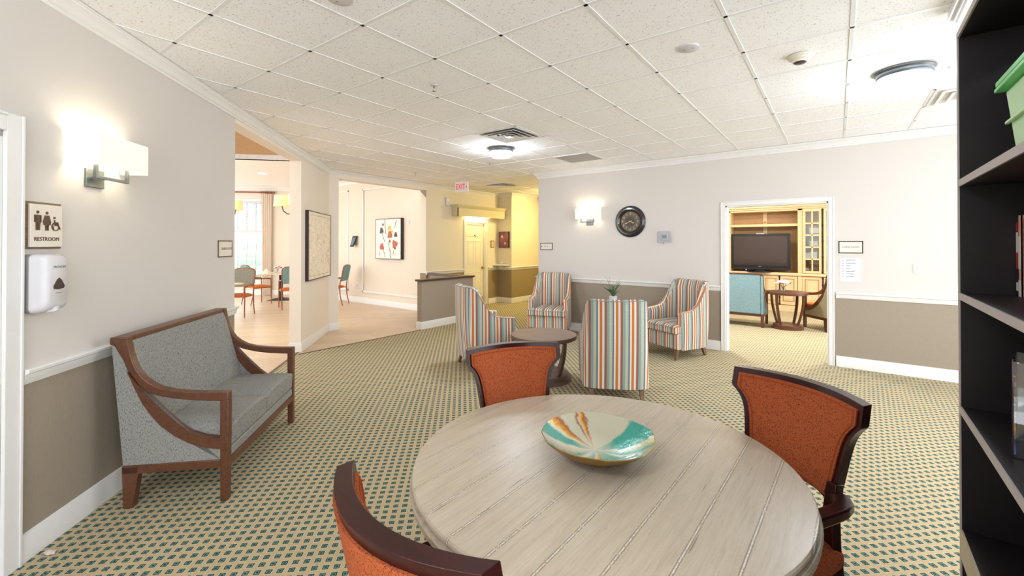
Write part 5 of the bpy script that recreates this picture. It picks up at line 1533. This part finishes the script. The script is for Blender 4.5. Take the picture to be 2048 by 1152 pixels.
MB().box(X(-2.41), X(-.99), .03, Dp - .05, 2.0, 2.06).build('shelf', 'honey', tv, bevel=.004)
MB().box(X(cx0 - .02), X(cx1 + .02), -.05, Dp, .842, .905).build('ledge', 'honey', tv, bevel=.012)
MB().box(X(cx0 - .01), X(cx1 + .01), -.035, Dp, 0, .147).build('plinth', 'honey', tv, bevel=.006)
cr = MB()
for (z0, z1, o) in ((2.40, 2.44, .03), (2.44, 2.50, .06), (2.50, 2.53, .09), (2.53, 2.56, .12)): cr.box(X(cx0 - o), X(cx1 + o), -o, Dp, z0, z1)
cr.build('cornice', 'honey', tv, bevel=.008)
def low_door(x0, x1):
    d = MB().box(X(x0), X(x1), -.022, 0, .16, .83).build('door', 'honey', tv, bevel=.003)
    w_ = .055; mb = MB()
    for q in ((x0 + w_, x1 - w_, .16 + w_ + .03, .16 + w_ + .045), (x0 + w_, x1 - w_, .83 - w_ - .015, .83 - w_), (x0 + w_, x0 + w_ + .015, .16 + w_ + .03, .83 - w_), (x1 - w_ - .015, x1 - w_, .16 + w_ + .03, .83 - w_)):
        mb.box(X(q[0]), X(q[1]), -.034, -.02, q[2], q[3])
    mb.build('door_moulding', 'honey_back', d, bevel=.004)
    MB().box(X(x0 + .10), X(x1 - .10), -.030, -.02, .29, .73).build('door_panel', 'honey', d, bevel=.008)
for x0, x1 in ((-3.56, -3.04), (-3.02, -2.51), (-2.40, -2.055), (-2.045, -1.705), (-1.695, -1.36), (-1.34, -1.0), (-.905, -.53), (-.50, -.13), (-.12, .16)): low_door(x0, x1)
def glass_door(x0, x1, nx=2, nz=5):
    mb = MB(); z0, z1 = .915, 2.375; w_ = .05
    mb.box(X(x0), X(x0 + w_), -.024, 0, z0, z1); mb.box(X(x1 - w_), X(x1), -.024, 0, z0, z1); mb.box(X(x0 + w_), X(x1 - w_), -.024, 0, z0, z0 + w_); mb.box(X(x0 + w_), X(x1 - w_), -.024, 0, z1 - w_, z1)
    xs = x0 + w_; wd = x1 - x0 - 2 * w_
    for k in range(1, nx): mb.box(X(xs + wd * k / nx - .015), X(xs + wd * k / nx + .015), -.020, 0, z0 + w_, z1 - w_)
    for k in range(1, nz): zz_ = z0 + w_ + (z1 - z0 - 2 * w_) * k / nz; mb.box(X(xs), X(xs + wd), -.020, 0, zz_ - .018, zz_ + .018)
    d = mb.build('glass_door', 'honey', tv, bevel=.003)
    MB().box(X(xs), X(xs + wd), -.010, -.006, z0 + w_, z1 - w_).build('pane', 'clear', d)
for x0, x1 in ((-.89, -.535), (-.50, -.145), (-3.55, -3.08), (-3.03, -2.56)): glass_door(x0, x1)
def bolt(x, z0, z1):
    mb = MB(); mb.rod((X(x), -.035, z0), (X(x), -.035, z1), .010, 8)
    n = 5
    for k in range(n): mb.ball((X(x), -.035, z0 + (z1 - z0) * (k + .05) / (n - .9)), .02, 8, (1, 1, 1.6))
    mb.build('bolt', 'iron', tv, smooth=60)
bolt(-.517, .93, 2.37); bolt(-.515, .20, .82); bolt(-1.352, .17, .82)
for z in (1.21, 1.50, 1.79, 2.08):
    MB().box(X(-.893), X(cx1 - .05), .03, Dp - .02, z, z + .022).build('cabinet_shelf', 'honey_back', tv)
# things behind the glass doors
for k, (x_, z_, h_, w_, mt, lab) in enumerate(((-.70, 1.232, .17, .07, 'whitec', 'white card standing behind the glass cabinet door, right pane'), (-.80, 1.232, .15, .05, 'whitec', 'narrow white card behind the glass cabinet door, left pane'), (-.67, 1.812, .20, .12, 'signframe', 'brown picture frame high behind the glass cabinet door'), (-.69, 1.522, .18, .10, 'pewter', 'dark picture frame on the middle shelf behind the glass cabinet door'))):
    o = thing('picture_frame', lab, 'picture frame', (x_, YC + .12, z_), 0, 'small frames behind the glass cabinet door')
    MB().hexa([(-w_, 0, 0), (w_, 0, 0), (w_, .02, 0), (-w_, .02, 0)], [(-w_, .035, h_), (w_, .035, h_), (w_, .05, h_), (-w_, .05, h_)]).build('frame', mt, o)
    MB().hexa([(-w_ * .8, -.001, .02), (w_ * .8, -.001, .02), (w_ * .8, .003, .02), (-w_ * .8, .003, .02)], [(-w_ * .8, .033, h_ * .9), (w_ * .8, .033, h_ * .9), (w_ * .8, .037, h_ * .9), (-w_ * .8, .037, h_ * .9)]).build('photo', 'map' if k > 1 else 'whitec', o)
    MB().box(-.01, .01, .02, .07, 0, .012).build('prop', 'iron', o)
# television
tt_ = thing('television', 'large black flat television on the honey oak cabinet', 'television', (-1.775, YC + .11, .905))
MB().box(-.635, .635, -.045, .03, .055, .925).build('housing', 'black_plastic', tt_, bevel=.012, seg=3)
MAT['tvscreen'] = plain('dark_tv_screen', (56, 44, 42), .12, var=.05, spec=.6)
MB().box(-.575, .575, -.048, -.044, .155, .865).build('screen', 'tvscreen', tt_)
MB().hexa([(-.63, -.05, .06), (.63, -.05, .06), (.63, -.044, .06), (-.63, -.044, .06)], [(-.63, -.052, .10), (.63, -.052, .10), (.63, -.044, .10), (-.63, -.044, .10)]).build('speaker_bar', 'bronze', tt_)
MB().box(-.035, .035, -.049, -.044, .118, .132).build('logo', 'chrome', tt_)
MB().cyl((0, 0), .30, 0, .018, 40).box(-.10, .10, -.02, .02, .018, .06).build('stand', 'black_plastic', tt_, smooth=40)
led = MB(); led.ball((-.295, -.06, .045), .014, 10); led.build('power_light', glow('blue_led', (60, 80, 255), 4), tt_)
lb = MB(); lb.box(-.08, .10, -.03, .01, .925, .94); lb.build('camera_bar', 'chrome', tt_)
# settee, armchair and flowers
settee('settee', 'pale blue settee seen from behind in front of the living room television', 'settee', 1.9, (-3.22, 9.31, 0), 0, 'teal_tweed', 'teal_tweed', 3)
aw = .66
f_ = Vector((-.675, .738, 0)); rt = Vector((f_.y, -f_.x, 0))
# left outer side of this armchair carries the feet seen in the photograph
bl_foot = Vector((-.373, 9.679, 0)); org = bl_foot - f_ * .20 + rt * 0.0
settee('lounge_chair', 'olive sided armchair with orange seat at the right of the living room doorway', 'armchair', aw, tuple(org), atan2(f_.y, f_.x) - pi / 2, 'olive', 'orange_seat', 1)
posy('flower_vase', 'white flowers in a small clear vase on the round walnut side table', (-1.02, 9.66, .69), [WHF, WHF, WHF, PKF, WHF, WHF], .15, 'clear')
